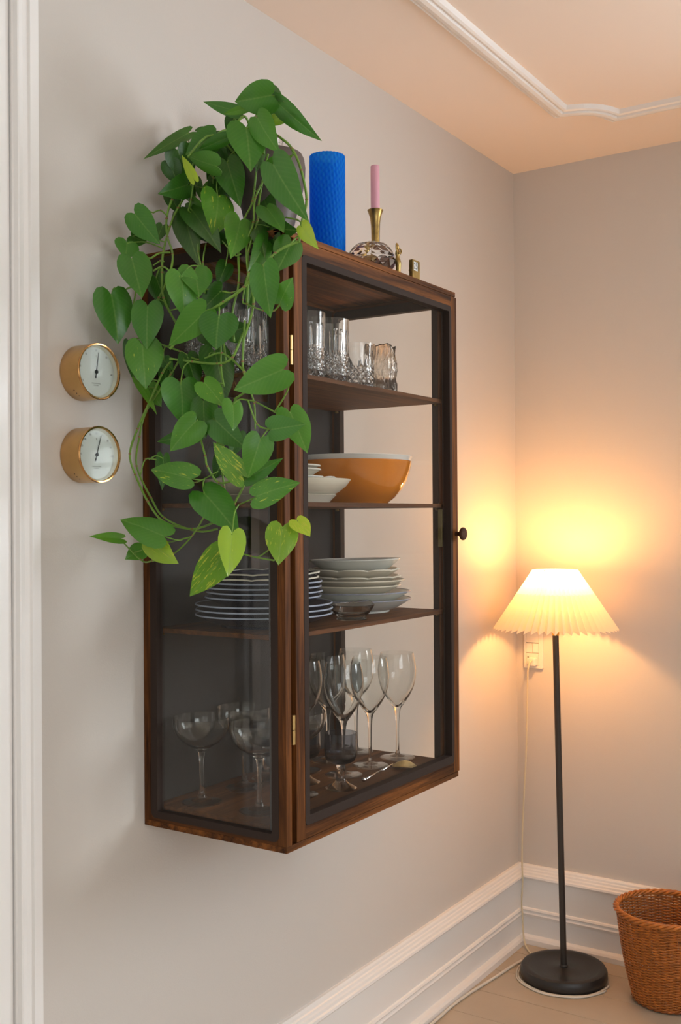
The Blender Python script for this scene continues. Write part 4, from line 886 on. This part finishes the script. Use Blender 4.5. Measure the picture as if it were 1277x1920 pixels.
def shade(z0, z1, name, mat, parent):
    g = G(); v = []; f = []; rows = 7; n = NP*2
    for j in range(rows+1):
        z = z0+(z1-z0)*j/rows; t = (z-Z0)/(Z1-Z0); R = R0+(R1-R0)*t; a = .0125*(1-t)+.0028*t
        for k in range(n): r = R+(a if k%2 else -a); th = 2*PI*k/n; v.append((TX+r*math.cos(th), TY+r*math.sin(th), z-(.0065 if k%2 else -.003)*(1-t)))
    for j in range(rows):
        for k in range(n): f.append((j*n+k, j*n+(k+1)%n, (j+1)*n+(k+1)%n, (j+1)*n+k))
    g.add(v, f); return g.build(name, mat, parent)
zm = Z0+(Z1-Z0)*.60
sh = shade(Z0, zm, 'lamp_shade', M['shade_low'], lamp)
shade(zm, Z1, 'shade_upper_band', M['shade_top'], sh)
g = G()
for k in range(3):
    a = 2*PI*k/3+.4; g.tube([(TX+math.cos(a)*.066, TY+math.sin(a)*.066, Z1-.004),(TX+math.cos(a)*.017,TY+math.sin(a)*.017,1.15)], .0014, 6, smooth=False)
g.build('shade_carrier', M['chrome'], lamp)
bm_, bn, bl, bp_ = nt('bulb_glass'); bn.remove(bp_); e_ = bn.new('ShaderNodeEmission'); e_.inputs[0].default_value = (1,.66,.32,1); e_.inputs[1].default_value = 4
bt = bn.new('ShaderNodeBsdfTransparent'); ba = bn.new('ShaderNodeAddShader'); bl.new(e_.outputs[0], ba.inputs[0]); bl.new(bt.outputs[0], ba.inputs[1]); bl.new(ba.outputs[0], bn['Material Output'].inputs['Surface'])
G().lathe([(0,0),(.013,0),(.014,.012),(.024,.032),(.027,.048),(.020,.066),(0,.073)], (TX,TY,1.175), 24).build('bulb', bm_, lamp, smooth=1)
ld = bpy.data.lights.new('lamp_bulb_light','POINT'); ld.energy = LAMP_POWER; ld.color = (1,.45,.125); ld.shadow_soft_size = .028
lo = bpy.data.objects.new('lamp_bulb_light', ld); COL.objects.link(lo); lo.parent = lamp; lo.location = (TX-LX, TY-LY, 1.247)

# ================================================================ WALL OUTLET AND CORDS
wo = thing('wall_socket', (.064,-.001,.918), 'white wall socket plate with switch on the back wall beside the lamp', 'wall socket')
G().ring_prism(rrect(.0295,.919,.0965,1.072,.003), rrect(.037,.928,.082,1.066,.002), -.009, 0, 1).build('frame', M['plastic'], wo, bevel=.0012)
g = G(); g.box((.0372,-.0075,.9282),(.0818,0,.9700)); g.build('outlet_module', M['plastic'], wo, bevel=.0015)
g = G(); g.box((.0372,-.0085,.9712),(.0590,0,1.0025)); g.box((.0598,-.0085,.9712),(.0818,0,1.0025)); g.build('switch_rocker', M['plastic'], wo, bevel=.0015)
g = G(); g.box((.0372,-.0075,1.0055),(.0818,0,1.0655)); g.build('blank_module', M['plastic'], wo, bevel=.0015)
g = G()
for z in (.9395,.9560): g.tube([(.0440,-.0077,z),(.0440,-.0074,z)], .0022, 10, smooth=False)
g.build('socket_hole', M['ink'], wo, kind='stuff')
pc = thing('power_cord', (.066,-.035,.948), 'yellowed lamp cord with plug hanging down the corner to the floor', 'cord')
G().box((.0530,-.034,.9290),(.0790,-.0090,.9575)).build('plug', M['plastic'], pc, bevel=.004)
pts = [(.068,-.034,.948),(.066,-.042,.944),(.061,-.045,.925),(.057,-.042,.895),(.052,-.036,.80),(.046,-.034,.64),(.037,-.036,.48),(.033,-.040,.37),(.034,-.047,.27),(.0345,-.0445,.21),(.031,-.046,.14),(.0345,-.048,.10),(.040,-.056,.05),(.053,-.072,.015),(.075,-.095,.0045),(.105,-.128,.0035)]
G().tube(pts, .0028, 8).build('cable', M['cord'], pc, smooth=2)
g = G(); pts = [(.050,-5.0,.005),(.049,-1.4,.005),(.050,-.9,.005),(.050,-.713,.005),(.0475,-.60,.005),(.050,-.52,.005),(.058,-.44,.005),(.071,-.34,.005),(.080,-.25,.005),(.090,-.185,.0045)]
g.tube(pts, .0042, 8)
o = g.build('floor_cable', M['cordw'], smooth=2); o['label'] = 'white cable lying on the floor along the left baseboard towards the lamp'; o['category'] = 'cable'
g = G()
for dr_, z, a0, a1 in ((.1395,.0035,2.75,6.35),(.1455,.0032,2.9,6.1)):
    g.tube([(LX+dr_*math.cos(a0+(a1-a0)*k/20)*(1+.008*math.sin(k*1.3)), LY+dr_*math.sin(a0+(a1-a0)*k/20)*(1+.008*math.sin(k*1.3)), z) for k in range(21)], .0027, 8)
o = g.build('coiled_cable', M['cordw'], smooth=2); o['label'] = 'pale cable looped on the floor around the black lamp base'; o['category'] = 'cable'

# ================================================================ WICKER BASKET
BX, BY, BH, BR0, BR1 = .562, -.196, .268, .098, .146
bk = thing('wicker_basket', (BX,BY,0), 'round brown wicker wastebasket with braided rim beside the lamp', 'basket')
def br(z): t = z/BH; return BR0+(BR1-BR0)*(t**.85)+(.004*math.sin(PI*t))
NS = 40
s0 = None
for k in range(NS):
    a = 2*PI*k/NS
    pts = [(BX+br(z)*math.cos(a), BY+br(z)*math.sin(a), z) for z in [.006+i*(BH-.012)/10 for i in range(11)]]
    G().tube(pts, .0022, 5, smooth=False).build('stake', M['wickerd'], bk, smooth=1)
g = G(); rows = 60; n = NS*4
for i in range(rows):
    z = .008+(BH-.022)*i/(rows-1); R = br(z); ph = PI*(i%2); v = []; f = []
    for k in range(n):
        a = 2*PI*k/n; r = R+.0024*math.cos(NS/2*a+ph)+.0006*noise.noise(Vector((math.cos(a)*4,math.sin(a)*4,i))); zz = z+.0012*noise.noise(Vector((math.cos(a)*3,math.sin(a)*3,i*2.3)))
        for (dr_, dz) in ((.0016,0),(0,.0023),(-.0016,0),(0,-.0023)): v.append((BX+(r+dr_)*math.cos(a), BY+(r+dr_)*math.sin(a), zz+dz))
    for k in range(n):
        k2 = (k+1)%n
        for j in range(4): f.append((k*4+j, k2*4+j, k2*4+(j+1)%4, k*4+(j+1)%4))
    g.add(v, f)
g.build('woven_wall', M['wicker'], bk, smooth=2, kind='stuff')
for j in range(4):
    g = G(); v = []; pts = []
    for k in range(241):
        a = 2*PI*k/240; ph = 11*a+2*PI*j/4; r = br(BH)+.0015+.0058*math.cos(ph); pts.append((BX+r*math.cos(a), BY+r*math.sin(a), BH-.002+.0058*math.sin(ph)))
    g.tube(pts, .0042, 6, smooth=False); g.build('rim_braid', M['wicker'], bk, smooth=2)
for j in range(2):
    g = G(); pts = []
    for k in range(161):
        a = 2*PI*k/160; ph = 16*a+PI*j; r = br(.006)+.001+.0025*math.cos(ph); pts.append((BX+r*math.cos(a), BY+r*math.sin(a), .0075+.0025*math.sin(ph)))
    g.tube(pts, .0028, 5, smooth=False); g.build('foot_braid', M['wickerd'], bk, smooth=2)
G().lathe([(0,.004),(BR0,.004),(BR0,.008),(0,.008)], (BX,BY,0), 40).build('bottom', M['wickerd'], bk)

# ================================================================ TRAILING POTHOS
PX, PY = .197, -1.641
pl = thing('potted_pothos', (PX,PY,ZC), 'trailing golden pothos in a grey-brown ceramic pot on the cabinet top', 'plant')
G().lathe([(0,0),(.040,0),(.043,.004),(.049,.060),(.058,.100),(.0680,.135),(.0722,.160),(.0728,.180),(.0705,.197),(.0665,.205),(.0635,.203),(.0640,.190),(.064,.170),(.058,.13),(0,.13)], (PX,PY,ZC), 64).build('pot', M['pot'], pl, smooth=1)
G().lathe([(0,.180),(.030,.182),(.0636,.178),(.060,.170),(0,.170)], (PX,PY,ZC), 40).build('soil', M['soil'], pl, smooth=1)
OUT = [(0,0),(.14,-.085),(.42,-.155),(.75,-.125),(.97,.0),(1.05,.15),(1.02,.31),(.91,.46),(.72,.61),(.48,.755),(.26,.87),(.09,.955),(.0,1.0)]
MID = [0,.01,.03,.06,.12,.20,.31,.44,.60,.75,.87,.95,1.0]
NC = 4
def leaf(i, d):
    B, T, W = Vector(d[0:3]), Vector(d[3:6]), Vector(d[6:9]); tone, var = d[9], d[10]; P = Vector(d[11:14])
    ax = T-B; ln = ax.length; a = ax/ln; hw = W.length; wd = W/hw; N = a.cross(wd).normalized()
    view = Vector((1.487,-3.35,1.43))-B
    if N.dot(view) < 0: N = -N
    rnd = random.Random(i*13+5)
    fold = rnd.uniform(.12,.38); curl = rnd.uniform(-.02,.16); tw = rnd.uniform(-.12,.12); asy = rnd.uniform(-.06,.06); bulge = rnd.uniform(.12,.26)
    v = []; uv = []; f = []; idx = {}
    for r,(m, (ou, os)) in enumerate(zip(MID, OUT)):
        for s in (-1,1):
            for c in range(NC+1):
                if c == 0 and s == 1: idx[(r,s,0)] = idx[(r,-1,0)]; continue
                t = c/NC; u = ou*t*(1+asy*s); y = m+(os-m)*t
                h = fold*hw*abs(u) - bulge*hw*(u*u)*1.3 + bulge*hw*math.sin(min(1,max(0,y))*PI)*.4 - curl*ln*y*y + tw*hw*u*s*y + .012*hw*math.sin(9*y+s)*t
                p = B + wd*(u*s*hw) + a*(y*ln) + N*h
                idx[(r,s,c)] = len(v); v.append(p); uv.append((u*s, y))
        # rows joined below
    for r in range(len(MID)-1):
        for s in (-1,1):
            for c in range(NC):
                q = [idx[(r,s,c)], idx[(r,s,c+1)], idx[(r+1,s,c+1)], idx[(r+1,s,c)]]
                k = [];  [k.append(x) for x in q if not any((v[x]-v[z]).length < 1e-7 for z in k)]
                if len(k) > 2: f.append(tuple(k if s == 1 else k[::-1]))
    g = G(); g.add(v, f); g.uv = uv
    o = g.build('leaf', M['leaf'], pl, smooth=2)
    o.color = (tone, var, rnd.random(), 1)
    # petiole from the vine to the leaf base
    dist = (P-B).length
    if .004 < dist < .085:
        mid = (P+B)/2 - a*(.18*dist) - N*(.10*dist)
        G().tube([P, mid, B + a*.003], .0013, 6).build('petiole', M['stem'], o, smooth=2)
    return o
for i, d in enumerate(LEAVES): leaf(i, d)
for i,(r,pts) in enumerate(VINES):
    st = G().tube(pts, r*.72, 8).build('vine', M['stem'], pl, smooth=2)
    g = G()
    for q in pts[1:-1]:
        g.lathe([(0,-.0018),(r*.85,-.001),(r*.95,.0003),(r*.8,.0016),(0,.0022)], q, 8)
    if g.v: g.build('node', M['node'], st, smooth=1)
# stems rising from the soil to the vines that start above the rim
for k,(tx,ty,tz) in enumerate([(.21,-1.76,2.19),(.16,-1.77,2.17),(.25,-1.76,2.185),(.12,-1.80,2.13)]):
    G().tube([(PX+(tx-PX)*.3, PY+(ty-PY)*.3, ZC+.175),(PX+(tx-PX)*.7, PY+(ty-PY)*.7, max(tz+.02,ZC+.225)),(tx,ty,tz)], .0024, 8).build('vine', M['stem'], pl, smooth=2)
